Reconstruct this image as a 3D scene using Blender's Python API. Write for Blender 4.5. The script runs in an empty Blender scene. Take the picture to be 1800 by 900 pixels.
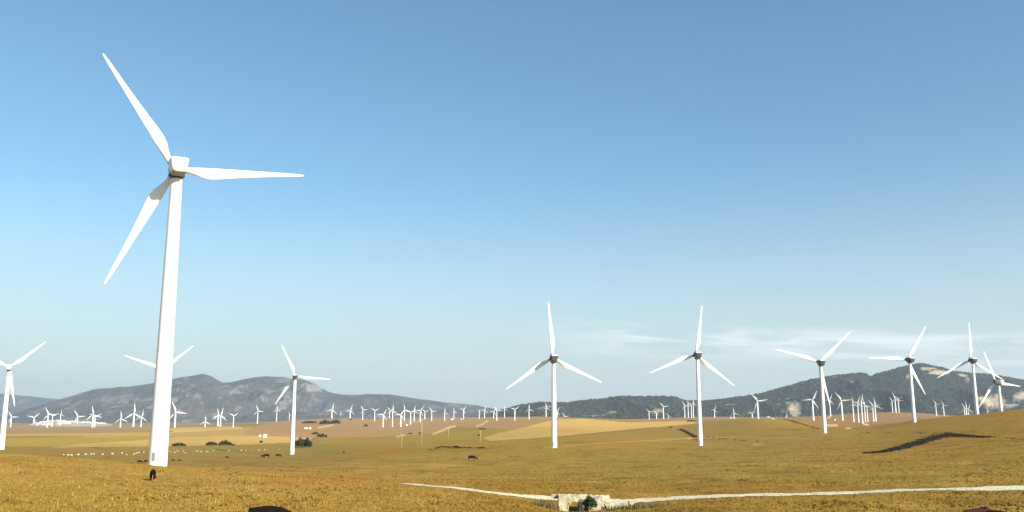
import bpy, bmesh, math, random
import numpy as np
from mathutils import Vector, Matrix

random.seed(7)
rng = np.random.default_rng(11)
C = bpy.context.scene.collection
sc = bpy.context.scene
PI = math.pi

# ------------------------------------------------------------------ camera
F = 1600.0                       # focal length in photograph pixels (1800 wide)
HOR = 735.0                      # row of the true horizon
T = math.atan((HOR - 450.0) / F)
CT, ST = math.cos(T), math.sin(T)
cam_d = bpy.data.cameras.new('camera')
cam = bpy.data.objects.new('camera', cam_d)
C.objects.link(cam)
cam_d.sensor_width = 36.0
cam_d.lens = F / 1800.0 * 36.0
cam_d.clip_start = 0.2
cam_d.clip_end = 80000.0
cam.location = (0, 0, 0)
cam.rotation_euler = (PI / 2 + T, 0, 0)
sc.camera = cam


def at(px, py, depth):
    """world point seen at a pixel at a given depth along the lens axis"""
    x = (px - 900.0) / F * depth
    u = (450.0 - py) / F * depth
    return Vector((x, depth * CT - u * ST, depth * ST + u * CT))


def project(X, Y, Z):
    d = Y * CT + Z * ST
    d = np.where(np.abs(d) < 1e-6, 1e-6, d)
    u = Z * CT - Y * ST
    return 900.0 + F * X / d, 450.0 - F * u / d


# ------------------------------------------------------------------ numpy helpers
def lin(c):
    c = np.asarray(c, float) / 255.0
    return np.where(c <= 0.04045, c / 12.92, ((c + 0.055) / 1.055) ** 2.4)


def _hash(ix, iy, seed):
    n = (ix.astype(np.int64) * 374761393 + iy.astype(np.int64) * 668265263 + seed * 1274126177) & 0x7fffffff
    n = ((n ^ (n >> 13)) * 1274126177) & 0x7fffffff
    n = (n ^ (n >> 16)) & 0xffff
    return n / 65535.0


def vnoise(x, y, seed=0):
    ix, iy = np.floor(x), np.floor(y)
    fx, fy = x - ix, y - iy
    fx = fx * fx * fx * (fx * (fx * 6 - 15) + 10)
    fy = fy * fy * fy * (fy * (fy * 6 - 15) + 10)
    ix = ix.astype(np.int64); iy = iy.astype(np.int64)
    a = _hash(ix, iy, seed); b = _hash(ix + 1, iy, seed)
    c = _hash(ix, iy + 1, seed); d = _hash(ix + 1, iy + 1, seed)
    return (a + (b - a) * fx) * (1 - fy) + (c + (d - c) * fx) * fy - 0.5


def fbm(x, y, octv=4, seed=0, gain=0.5):
    s = np.zeros(np.broadcast(x, y).shape); a = 1.0; f = 1.0
    for o in range(octv):
        s = s + a * vnoise(x * f + 13.7 * o, y * f - 7.1 * o, seed + o)
        a *= gain; f *= 2.03
    return s


def ridged(x, y, octv=5, seed=0):
    s = np.zeros(np.broadcast(x, y).shape); a = 1.0; f = 1.0
    for o in range(octv):
        s = s + a * (1 - 2 * np.abs(vnoise(x * f + 3.3 * o, y * f + 9.1 * o, seed + o)))
        a *= 0.5; f *= 2.07
    return s


def pchip(xs, ys, q):
    """monotone cubic interpolation; ys may have trailing axes"""
    xs = np.asarray(xs, float); ys = np.asarray(ys, float); q = np.clip(np.asarray(q, float), xs[0], xs[-1])
    h = np.diff(xs); sh = (-1,) + (1,) * (ys.ndim - 1)
    dl = np.diff(ys, axis=0) / h.reshape(sh)
    m = np.zeros_like(ys)
    w1 = (2 * h[1:] + h[:-1]).reshape(sh); w2 = (h[1:] + 2 * h[:-1]).reshape(sh)
    ok = dl[:-1] * dl[1:] > 0
    den = w1 / np.where(ok, dl[:-1], 1) + w2 / np.where(ok, dl[1:], 1)
    m[1:-1] = np.where(ok, (w1 + w2) / np.where(ok, den, 1), 0)
    m[0], m[-1] = dl[0], dl[-1]
    i = np.clip(np.searchsorted(xs, q) - 1, 0, len(xs) - 2)
    t = ((q - xs[i]) / h[i]).reshape(sh); hh = h[i].reshape(sh)
    t2, t3 = t * t, t * t * t
    return (2 * t3 - 3 * t2 + 1) * ys[i] + (t3 - 2 * t2 + t) * hh * m[i] + (-2 * t3 + 3 * t2) * ys[i + 1] + (t3 - t2) * hh * m[i + 1]


# ------------------------------------------------------------------ terrain profile
# per azimuth (named by its column in the photograph): range -> apparent row of the ground there
YN = [55, 80, 100, 116, 126, 166, 240, 330, 430, 540, 680, 850, 1200, 1700, 2300, 3000, 4000, 6000]
TB = {
 -300: [918, 862, 838, 821, 812, 792, 799, 800, 797, 792, 786, 778, 768, 760, 755, 752, 748, 745],
    0: [920, 866, 842, 825, 816, 797, 803, 803, 799, 793, 786, 778, 768, 760, 755, 752, 749, 745],
  140: [922, 869, 847, 831, 823, 805, 808, 805, 800, 795, 788, 779, 768, 760, 755, 752, 750, 745],
  280: [925, 873, 853, 838, 831, 820, 817, 811, 804, 798, 792, 782, 770, 760, 756, 753, 750, 745],
  400: [928, 877, 858, 845, 838, 826, 820, 812, 805, 800, 796, 783, 768, 757, 752, 750, 748, 744],
  520: [932, 881, 862, 850, 844, 832, 822, 812, 806, 803, 800, 785, 768, 754, 744, 738, 741, 741],
  610: [936, 884, 866, 855, 850, 837, 823, 810, 802, 795, 789, 780, 766, 752, 742, 735, 738, 739],
  700: [942, 888, 868, 857, 854, 841, 823, 807, 796, 788, 782, 775, 764, 753, 745, 739, 736, 737],
  830: [950, 894, 876, 867, 860, 845, 823, 805, 791, 783, 777, 770, 758, 748, 742, 737, 734, 735],
  970: [960, 910, 897, 892, 867, 845, 820, 802, 787, 777, 771, 763, 749, 738, 735, 733, 733, 734],
 1035: [965, 914, 902, 896, 868, 846, 820, 801, 786, 775, 769, 761, 749, 740, 738, 736, 735, 735],
 1100: [970, 917, 901, 891, 871, 847, 820, 801, 785, 774, 768, 759, 749, 743, 741, 739, 737, 736],
 1230: [972, 921, 893, 877, 868, 842, 816, 799, 786, 777, 766, 754, 744, 739, 736, 734, 733, 734],
 1330: [973, 921, 891, 874, 866, 839, 812, 795, 783, 769, 755, 740, 734, 737, 737, 735, 733, 734],
 1450: [974, 921, 889, 872, 864, 836, 808, 788, 772, 761, 753, 749, 745, 742, 739, 731, 733, 734],
 1530: [974, 920, 887, 869, 861, 833, 804, 783, 768, 757, 752, 749, 746, 743, 738, 724, 729, 732],
 1605: [974, 919, 885, 867, 859, 830, 798, 775, 757, 745, 739, 740, 741, 740, 735, 724, 728, 731],
 1700: [974, 918, 883, 865, 856, 826, 790, 763, 743, 732, 730, 735, 737, 737, 736, 734, 733, 733],
 1800: [974, 917, 880, 862, 853, 820, 779, 750, 731, 720, 719, 724, 735, 736, 736, 735, 735, 735],
 2100: [974, 915, 876, 856, 846, 808, 762, 732, 712, 701, 698, 706, 726, 732, 734, 735, 735, 735],
}
_cols = sorted(TB)
_u = np.array([(c - 900.0) / F * CT for c in _cols])
_py = np.array([TB[c] for c in _cols], float)
_yn = np.array(YN, float)
_k = (450.0 - _py) / F
_zn = _yn[None, :] * (ST + _k * CT) / (CT - _k * ST)
# near nodes and far nodes
_near_y = np.array([2.0, 12.0, 30.0])
_near_z = np.array([-2.2, -2.5, -3.9])
_yy = np.concatenate([_near_y, _yn, [9000.0, 16000.0]])
_zz = np.concatenate([np.tile(_near_z, (len(_cols), 1)), _zn, np.tile(_zn[:, -1:], (1, 2))], axis=1)
# the angular height (z / y) is the smooth quantity
_ang = _zz / _yy
NLY, NU = 700, 900
LY = np.linspace(math.log(2.0), math.log(16000.0), NLY)
UU = np.linspace(_u[0], _u[-1], NU)
_d1 = pchip(np.log(_yy), _ang.T, LY)              # (NLY, cols)
_d2 = pchip(_u, _d1.T, UU)                        # (NU, NLY)


def _smooth(a, s, axis):
    r = int(3 * s); k = np.exp(-0.5 * (np.arange(-r, r + 1) / s) ** 2); k /= k.sum()
    p = [(0, 0), (0, 0)]; p[axis] = (r, r)
    b = np.pad(a, p, mode='edge')
    return np.apply_along_axis(lambda v: np.convolve(v, k, mode='valid'), axis, b)


DENSE = _smooth(_smooth(_d2, 12, 0), 3.0, 1)
AZ_MAX = math.atan(_u[-1]); AZ_MIN = math.atan(_u[0])


def ground(X, Y, detail=True):
    X = np.asarray(X, float); Y = np.asarray(Y, float)
    r = np.maximum(np.hypot(X, Y), 2.0)
    az = np.clip(np.arctan2(X, Y), AZ_MIN, AZ_MAX)
    uc = np.tan(az); yc = np.maximum(r * np.cos(az), 2.01)
    fu = np.clip((uc - UU[0]) / (UU[1] - UU[0]), 0, NU - 1.001)
    fy = np.clip((np.log(yc) - LY[0]) / (LY[1] - LY[0]), 0, NLY - 1.001)
    iu = fu.astype(int); iy = fy.astype(int); a = fu - iu; b = fy - iy
    D = DENSE
    ang = (D[iu, iy] * (1 - a) + D[iu + 1, iy] * a) * (1 - b) + (D[iu, iy + 1] * (1 - a) + D[iu + 1, iy + 1] * a) * b
    z = ang * yc
    if detail:
        fade = np.clip((r - 20) / 60, 0, 1)
        z = z + fade * 0.22 * fbm(X / 9.0, Y / 9.0, 4, 3) + np.clip((r - 250) / 400, 0, 1) * 1.3 * fbm(X / 90.0, Y / 90.0, 3, 21)
        z = z + np.clip((r - 1500) / 1500, 0, 1) * 4.0 * fbm(X / 420.0, Y / 420.0, 3, 31)
    # ditch passing under the stone culvert
    gx = 8.5 + (Y - 116.0) * 0.35
    z = z - 0.45 * np.exp(-((X - gx) / 3.2) ** 2) * np.exp(-((Y - 109.0) / 9.0) ** 4)
    return z


def gz(x, y):
    return float(ground(np.array([x]), np.array([y]))[0])


def ray_ground(px, py, d0=40.0, d1=9000.0, steps=4000):
    """first point of the terrain seen at a pixel"""
    ds = np.exp(np.linspace(math.log(d0), math.log(d1), steps))
    x = (px - 900.0) / F * ds; u = (450.0 - py) / F * ds
    Y = ds * CT - u * ST; Z = ds * ST + u * CT
    g = ground(x, Y)
    i = np.argmax(Z < g)
    if Z[i] >= g[i]:
        i = len(ds) - 1
    return Vector((x[i], Y[i], g[i]))


def on_ground(px, depth):
    y = depth * CT
    x = (px - 900.0) / F * depth
    for _ in range(3):
        z = gz(x, y)
        x = (px - 900.0) / F * (y * CT + z * ST)
    return Vector((x, y, gz(x, y)))


# ------------------------------------------------------------------ materials
MATS = {}


def mat(name, col, rough=0.6, spec=0.3, vary=0.12, scale=3.0, bump=0.0, metallic=0.0, attr=None, detail=5.0, bscale=None):
    if name in MATS:
        return MATS[name]
    m = bpy.data.materials.new(name); m.use_nodes = True
    nt = m.node_tree; N, L = nt.nodes, nt.links
    b = N['Principled BSDF']
    b.inputs['Roughness'].default_value = rough
    b.inputs['Specular IOR Level'].default_value = spec
    b.inputs['Metallic'].default_value = metallic
    tc = N.new('ShaderNodeTexCoord')
    nz = N.new('ShaderNodeTexNoise'); nz.inputs['Scale'].default_value = scale; nz.inputs['Detail'].default_value = detail
    L.new(tc.outputs['Object'], nz.inputs['Vector'])
    mr = N.new('ShaderNodeMapRange')
    mr.inputs['From Min'].default_value = 0.3; mr.inputs['From Max'].default_value = 0.7
    mr.inputs['To Min'].default_value = 1 - vary; mr.inputs['To Max'].default_value = 1 + vary
    L.new(nz.outputs['Fac'], mr.inputs['Value'])
    mx = N.new('ShaderNodeMix'); mx.data_type = 'RGBA'; mx.blend_type = 'MULTIPLY'; mx.inputs['Factor'].default_value = 1.0
    mx.inputs['A'].default_value = (*col, 1)
    if attr:
        at_ = N.new('ShaderNodeAttribute'); at_.attribute_name = attr
        L.new(at_.outputs['Color'], mx.inputs['A'])
    L.new(mr.outputs['Result'], mx.inputs['B'])
    L.new(mx.outputs['Result'], b.inputs['Base Color'])
    if bump:
        bn = N.new('ShaderNodeBump'); bn.inputs['Strength'].default_value = 1.0; bn.inputs['Distance'].default_value = bump
        n2 = N.new('ShaderNodeTexNoise'); n2.inputs['Scale'].default_value = bscale or scale * 2; n2.inputs['Detail'].default_value = 6
        L.new(tc.outputs['Object'], n2.inputs['Vector'])
        L.new(n2.outputs['Fac'], bn.inputs['Height']); L.new(bn.outputs['Normal'], b.inputs['Normal'])
    MATS[name] = m
    return m


WHITE = mat('white_painted_steel', (0.80, 0.80, 0.78), 0.45, 0.3, 0.05, 0.35)
BLADE = mat('white_blade_laminate', (0.82, 0.82, 0.80), 0.42, 0.3, 0.03, 0.6)
GREY = mat('grey_steel_and_shade', (0.06, 0.062, 0.065), 0.55, 0.3, 0.15, 1.5)  # steel grey, with shade painted into hubs, collars and dark nacelles
DOORM = mat('grey_door_paint', (0.25, 0.27, 0.28), 0.5, 0.3, 0.1, 2.0)
GALV = mat('galvanised_steel', (0.5, 0.51, 0.52), 0.5, 0.4, 0.1, 4.0)
COWM = mat('black_hide', (0.008, 0.006, 0.005), 0.85, 0.08, 0.4, 3.0)
COWB = mat('dark_brown_hide', (0.035, 0.012, 0.007), 0.85, 0.1, 0.35, 3.0)
MUZ = mat('pale_muzzle', (0.30, 0.18, 0.14), 0.6, 0.25, 0.2, 9.0)
HORN = mat('pale_horn', (0.45, 0.40, 0.30), 0.5, 0.3, 0.2, 9.0)
WOOL = mat('sheep_wool', (0.72, 0.68, 0.58), 0.9, 0.1, 0.12, 8.0, 0.02)
STONE = mat('pale_limestone', (0.44, 0.385, 0.26), 0.9, 0.15, 0.3, 1.4, 0.10, bscale=3.0)
LIME = mat('whitewash', (0.78, 0.76, 0.70), 0.8, 0.2, 0.10, 0.4)
TILE = mat('terracotta_tile', (0.34, 0.16, 0.09), 0.8, 0.2, 0.2, 0.8)
WOOD = mat('weathered_wood', (0.42, 0.35, 0.24), 0.85, 0.2, 0.25, 2.0)
BARK = mat('bark', (0.09, 0.07, 0.05), 0.9, 0.1, 0.3, 5.0)
CONC = mat('pale_concrete', (0.62, 0.60, 0.54), 0.85, 0.2, 0.12, 1.0)
FOLI = mat('leaf_colours', (1, 1, 1), 0.75, 0.15, 0.1, 2.0, attr='Col')
GRASSM = mat('grass_colours', (1, 1, 1), 0.9, 0.05, 0.1, 2.0, attr='Col')
_nt = GRASSM.node_tree
_g = _nt.nodes.new('ShaderNodeNewGeometry'); _m = _nt.nodes.new('ShaderNodeMix'); _m.data_type = 'VECTOR'
_m.inputs['Factor'].default_value = 0.75; _m.inputs['B'].default_value = (0, 0, 1)
_nn = _nt.nodes.new('ShaderNodeVectorMath'); _nn.operation = 'NORMALIZE'
_nt.links.new(_g.outputs['Normal'], _m.inputs['A']); _nt.links.new(_m.outputs['Result'], _nn.inputs[0])
_nt.links.new(_nn.outputs['Vector'], _nt.nodes['Principled BSDF'].inputs['Normal'])
DARKW = mat('dark_opening', (0.03, 0.03, 0.035), 0.4, 0.3, 0.1, 2.0)


# ------------------------------------------------------------------ object helpers
def link(name, me, m=None, parent=None):
    o = bpy.data.objects.new(name, me); C.objects.link(o)
    if m is not None and me is not None and len(me.materials) == 0:
        for x in (m if isinstance(m, (list, tuple)) else [m]):
            me.materials.append(x)
    if parent is not None:
        o.parent = parent
    return o


def tag(o, label=None, cat=None, group=None, kind=None):
    if label: o['label'] = label
    if cat: o['category'] = cat
    if group: o['group'] = group
    if kind: o['kind'] = kind
    return o


def empty(name, loc, rz=0.0, label=None, cat=None, group=None):
    o = bpy.data.objects.new(name, None); C.objects.link(o)
    o.location = loc; o.rotation_euler = (0, 0, rz); o.empty_display_size = 1.0
    return tag(o, label, cat, group)


def mesh_bm(name, bm, smooth=False):
    me = bpy.data.meshes.new(name); bm.to_mesh(me); bm.free()
    if smooth:
        me.polygons.foreach_set('use_smooth', [True] * len(me.polygons))
    return me


def mesh_np(name, V, Fc, col=None, smooth=False):
    V = np.asarray(V, np.float32); Fc = np.asarray(Fc, np.int32)
    n = Fc.shape[1]
    me = bpy.data.meshes.new(name)
    me.vertices.add(len(V)); me.vertices.foreach_set('co', V.ravel())
    me.loops.add(Fc.size); me.loops.foreach_set('vertex_index', Fc.ravel())
    me.polygons.add(len(Fc))
    me.polygons.foreach_set('loop_start', np.arange(0, Fc.size, n, dtype=np.int32))
    me.polygons.foreach_set('loop_total', np.full(len(Fc), n, np.int32))
    if smooth:
        me.polygons.foreach_set('use_smooth', np.ones(len(Fc), bool))
    if col is not None:
        a = me.color_attributes.new('Col', 'FLOAT_COLOR', 'POINT')
        c = np.ones((len(V), 4), np.float32); c[:, :3] = col
        a.data.foreach_set('color', c.ravel())
    me.update(calc_edges=True)
    return me


def box(bm, x0, x1, y0, y1, z0, z1, mi=0):
    vs = [bm.verts.new(p) for p in ((x0, y0, z0), (x1, y0, z0), (x1, y1, z0), (x0, y1, z0), (x0, y0, z1), (x1, y0, z1), (x1, y1, z1), (x0, y1, z1))]
    for f in ((0, 3, 2, 1), (4, 5, 6, 7), (0, 1, 5, 4), (1, 2, 6, 5), (2, 3, 7, 6), (3, 0, 4, 7)):
        bm.faces.new([vs[i] for i in f]).material_index = mi
    return vs


def loft(bm, rings, cap=True, mi=0):
    rr = [[bm.verts.new(p) for p in r] for r in rings]
    n = len(rr[0])
    for a, b in zip(rr[:-1], rr[1:]):
        for i in range(n):
            bm.faces.new((a[i], a[(i + 1) % n], b[(i + 1) % n], b[i])).material_index = mi
    if cap:
        bm.faces.new(list(reversed(rr[0]))).material_index = mi
        bm.faces.new(rr[-1]).material_index = mi
    return rr


def circ(r, z, n, x=0, y=0):
    return [(x + r * math.cos(2 * PI * i / n), y + r * math.sin(2 * PI * i / n), z) for i in range(n)]


# ------------------------------------------------------------------ ground sheet
def inpoly(px, py, poly):
    inside = np.zeros(px.shape, bool)
    n = len(poly); j = n - 1
    for i in range(n):
        xi, yi = poly[i]; xj, yj = poly[j]
        if yi != yj:
            c = ((yi > py) != (yj > py)) & (px < (xj - xi) * (py - yi) / (yj - yi) + xi)
            inside ^= c
        j = i
    return inside


def seg_dist(px, py, line):
    d = np.full(px.shape, 1e9)
    for (x0, y0), (x1, y1) in zip(line[:-1], line[1:]):
        vx, vy = x1 - x0, y1 - y0
        t = np.clip(((px - x0) * vx + (py - y0) * vy) / (vx * vx + vy * vy + 1e-9), 0, 1)
        d = np.minimum(d, np.hypot(px - x0 - t * vx, py - y0 - t * vy))
    return d


ALB = 0.65


def A(r, g, b):
    return lin((r, g, b)) * ALB * np.array([1.0, 1.0, 0.82])


azf = np.radians(np.linspace(-33, 33, 1250))
azs = np.radians(np.concatenate([np.linspace(34, 60, 22), np.linspace(64, 180, 26)]))
AZ = np.concatenate([-azs[::-1], azf, azs[:-1]])
RR = np.concatenate([[0.5, 2.5], np.exp(np.linspace(math.log(5.0), math.log(15000.0), 620))])
GA, GR = np.meshgrid(AZ, RR, indexing='ij')
GX = GR * np.sin(GA); GY = GR * np.cos(GA)
GZ = ground(GX, GY)
PX, PY = project(GX, GY, GZ)
dep = GY
wob = lambda s, a, sd: a * fbm(GX / s, GY / s, 3, sd)

col = np.empty(GX.shape + (3,))
far_c = A(168, 136, 72)
col[:] = far_c


def paint(mask, c, w=1.0):
    w = (np.clip(mask, 0, 1) * w)[..., None]
    col[:] = col * (1 - w) + np.asarray(c) * w


# gradual colours of the pasture
near = np.clip((210 - dep) / 90, 0, 1)
leftw = np.clip((900 - PX) / 380, 0, 1)
paint(near * leftw, A(186, 149, 72))
paint(near * (1 - leftw), A(158, 124, 46))
rh = np.clip((PX - 1280) / 260, 0, 1) * np.clip((1000 - dep) / 200, 0, 1)
paint(rh, A(168, 128, 50), 0.8)
mid = np.clip((PX - 560) / 120, 0, 1) * np.clip((1250 - PX) / 200, 0, 1) * np.clip((dep - 130) / 60, 0, 1) * np.clip((900 - dep) / 300, 0, 1)
paint(mid, A(174, 141, 62), 0.8)
gl = np.clip((620 - PX) / 60, 0, 1) * np.clip((dep - 215) / 40, 0, 1) * np.clip((900 - dep) / 60, 0, 1)
paint(gl, A(160, 134, 72), 0.9)
# parcels of farmland on the plain: (outline, colour, nearest, farthest)
fields = [
 ([(-300, 752), (-300, 763), (120, 762), (290, 760), (300, 754), (290, 748), (80, 747)], A(184, 148, 110), 1000, 9000),
 ([(-300, 764), (-300, 770), (60, 766), (180, 769), (300, 765), (300, 759), (160, 762)], A(214, 176, 108), 800, 9000),
 ([(-300, 770), (-300, 785), (100, 785), (300, 774), (300, 764), (160, 769)], A(198, 164, 82), 650, 9000),
 ([(80, 787), (150, 780), (270, 772), (310, 768), (520, 766), (555, 768), (545, 776), (420, 782), (300, 784)], A(228, 186, 116), 600, 4000),
 ([(300, 758), (440, 750), (480, 753), (545, 757), (545, 766), (300, 768)], A(208, 166, 102), 900, 9000),
 ([(300, 752), (420, 749), (430, 753), (300, 761)], A(230, 190, 120), 1100, 9000),
 ([(430, 758), (470, 742), (540, 734), (620, 730), (830, 733), (1000, 730), (985, 740), (900, 757), (860, 752), (800, 750), (780, 760), (690, 768), (560, 770), (430, 765)], A(192, 150, 108), 1100, 9000),
 ([(560, 770), (690, 769), (780, 761), (870, 752), (900, 757), (860, 767), (860, 777), (760, 779), (560, 780)], A(172, 144, 72), 700, 4000),
 ([(780, 761), (870, 753), (885, 758), (855, 770), (820, 777), (760, 775)], A(170, 144, 56), 700, 4000),
 ([(850, 769), (905, 755), (975, 737), (1030, 736), (1090, 741), (1215, 738), (1228, 744), (1150, 752), (1060, 760), (975, 768), (890, 776), (862, 775)], A(232, 188, 116), 600, 4000),
 ([(1080, 741), (1140, 733), (1300, 732), (1300, 738), (1215, 740), (1100, 743)], A(186, 138, 98), 1200, 9000),
 ([(1380, 733), (1470, 741), (1500, 722), (1560, 715), (1640, 722), (1650, 742), (1500, 748), (1420, 746)], A(176, 128, 84), 900, 9000),
 ([(1640, 738), (1800, 725), (1900, 722), (1900, 745), (1700, 748)], A(176, 128, 54), 480, 1200),
]
wx = wob(160.0, 6.0, 51); wy = wob(90.0, 1.2, 52)
for poly, c, y0, y1 in fields:
    m_ = inpoly(PX + wx, PY + wy, poly) & (dep > y0) & (dep < y1)
    paint(m_.astype(float), c, 0.92)
# farm tracks and field edges: (line, half width in rows, colour, nearest, farthest)
tracks = [
 ([(700, 744), (735, 741)], 1.0, A(214, 176, 112), 1200, 9000),
 ([(762, 763), (776, 757), (790, 751), (800, 749)], 1.5, A(238, 206, 152), 900, 9000),
 ([(838, 749), (848, 746), (857, 740)], 1.3, A(238, 206, 152), 900, 9000),
 ([(697, 768), (712, 765)], 1.2, A(232, 198, 140), 800, 9000),
 ([(560, 752), (585, 747)], 1.4, A(236, 200, 160), 1200, 9000),
 ([(955, 787), (1090, 777), (1220, 770), (1300, 768), (1420, 771)], 1.1, A(206, 164, 92), 300, 900),
 ([(1456, 735), (1462, 729), (1472, 726), (1482, 725)], 1.2, A(248, 226, 180), 1500, 9000),
 ([(1450, 748), (1471, 748)], 1.6, A(250, 232, 190), 600, 3000),
 ([(1518, 745), (1526, 747)], 1.2, A(250, 232, 190), 700, 3000),
 ([(1488, 753), (1495, 753)], 1.2, A(250, 236, 200), 500, 3000),
 ([(1210, 771), (1216, 770)], 1.3, A(238, 206, 150), 400, 900),
 ([(1325, 782), (1338, 781)], 1.2, A(214, 176, 110), 300, 900),
 ([(860, 776), (980, 768), (1060, 760), (1150, 752)], 0.8, A(150, 118, 54), 500, 2500),
 ([(0, 786), (60, 787), (90, 787)], 0.9, A(150, 122, 58), 600, 2500),
 ([(500, 835), (560, 840), (640, 846)], 2.2, A(170, 116, 56), 80, 300),
]
for line, hw, c, y0, y1 in tracks:
    d_ = seg_dist(PX, PY + wy * 0.3, line)
    paint(np.clip(1.6 - d_ / hw, 0, 1) * ((dep > y0) & (dep < y1)), c, 0.9)
# dark streaks painted on the pasture, strewn with dark tufts: (column, row, half height), number of tufts
STREAKS = [
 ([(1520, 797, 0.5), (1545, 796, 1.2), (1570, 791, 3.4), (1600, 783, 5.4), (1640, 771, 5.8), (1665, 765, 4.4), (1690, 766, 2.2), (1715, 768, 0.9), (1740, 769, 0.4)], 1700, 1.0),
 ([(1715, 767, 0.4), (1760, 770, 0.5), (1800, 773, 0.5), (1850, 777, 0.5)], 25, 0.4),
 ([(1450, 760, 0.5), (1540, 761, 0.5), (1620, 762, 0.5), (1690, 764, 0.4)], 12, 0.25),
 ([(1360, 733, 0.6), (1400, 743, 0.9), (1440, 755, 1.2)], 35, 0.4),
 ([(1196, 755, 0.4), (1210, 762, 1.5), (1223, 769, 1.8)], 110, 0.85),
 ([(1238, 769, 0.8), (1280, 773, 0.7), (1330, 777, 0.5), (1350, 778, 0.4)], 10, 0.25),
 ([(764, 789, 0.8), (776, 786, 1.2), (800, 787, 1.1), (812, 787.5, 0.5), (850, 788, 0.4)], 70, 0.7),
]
for line, _n, gs_ in STREAKS:
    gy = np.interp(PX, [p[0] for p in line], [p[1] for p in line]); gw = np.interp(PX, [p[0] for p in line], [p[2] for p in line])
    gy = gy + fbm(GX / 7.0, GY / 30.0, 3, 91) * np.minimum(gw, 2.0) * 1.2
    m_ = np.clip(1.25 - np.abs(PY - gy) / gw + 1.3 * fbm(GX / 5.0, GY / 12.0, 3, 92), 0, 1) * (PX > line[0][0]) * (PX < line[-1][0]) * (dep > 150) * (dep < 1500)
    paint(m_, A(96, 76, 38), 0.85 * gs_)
# broad patchiness, greener hollows and browner rises
n1 = fbm(GX / 34.0, GY / 60.0, 5, 61, 0.6); n2 = fbm(GX / 7.0, GY / 9.0, 4, 71, 0.6); n3 = fbm(GX / 160.0, GY / 260.0, 4, 81)
close = np.clip((1100 - dep) / 500, 0, 1)
paint(np.clip(n1 * 2.2, 0, 1) * close, A(172, 124, 60), 0.55)
paint(np.clip(-n1 * 2.0, 0, 1) * close, A(150, 128, 60), 0.5)
paint(np.clip(n3 * 2.0, 0, 1), A(176, 142, 80), 0.35)
paint(np.clip(n2 * 2.5 - 0.45, 0, 1) * np.clip((600 - dep) / 200, 0, 1), A(118, 88, 40), 0.6)
paint(np.clip(-n2 * 2.5 - 0.45, 0, 1) * np.clip((400 - dep) / 200, 0, 1), A(205, 168, 92), 0.5)
paint(np.clip(1.3 - np.hypot((PX - 600) / 130, (PY - 846) / 9) + 1.2 * n1, 0, 1) * (dep < 260), A(182, 122, 60), 0.5)
paint(np.clip(1.3 - np.hypot((PX - 120) / 170, (PY - 885) / 22) + 1.6 * n1, 0, 1) * (dep < 160), A(172, 150, 66), 0.5)
paint(np.clip(1.2 - np.hypot((PX - 1560) / 140, (PY - 838) / 14) + 1.6 * n1, 0, 1) * (dep < 260), A(150, 136, 52), 0.5)
# green weedy patch in the foreground
paint(np.clip(1.2 - np.hypot((PX - 180) / 22, (PY - 843) / 5), 0, 1) * (dep < 300), A(120, 116, 44), 0.8)

na, nr = GX.shape
V = np.stack([GX, GY, GZ], -1).reshape(-1, 3)
ii = np.arange(na)[:, None]; jj = np.arange(nr - 1)[None, :]
i2 = (ii + 1) % na
Fq = np.stack([ii * nr + jj, ii * nr + jj + 1, i2 * nr + jj + 1, i2 * nr + jj], -1).reshape(-1, 4)
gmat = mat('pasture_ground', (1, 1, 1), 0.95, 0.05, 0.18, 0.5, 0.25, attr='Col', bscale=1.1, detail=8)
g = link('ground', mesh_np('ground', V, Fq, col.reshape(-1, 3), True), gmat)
tag(g, kind='structure')
del V, Fq


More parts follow.
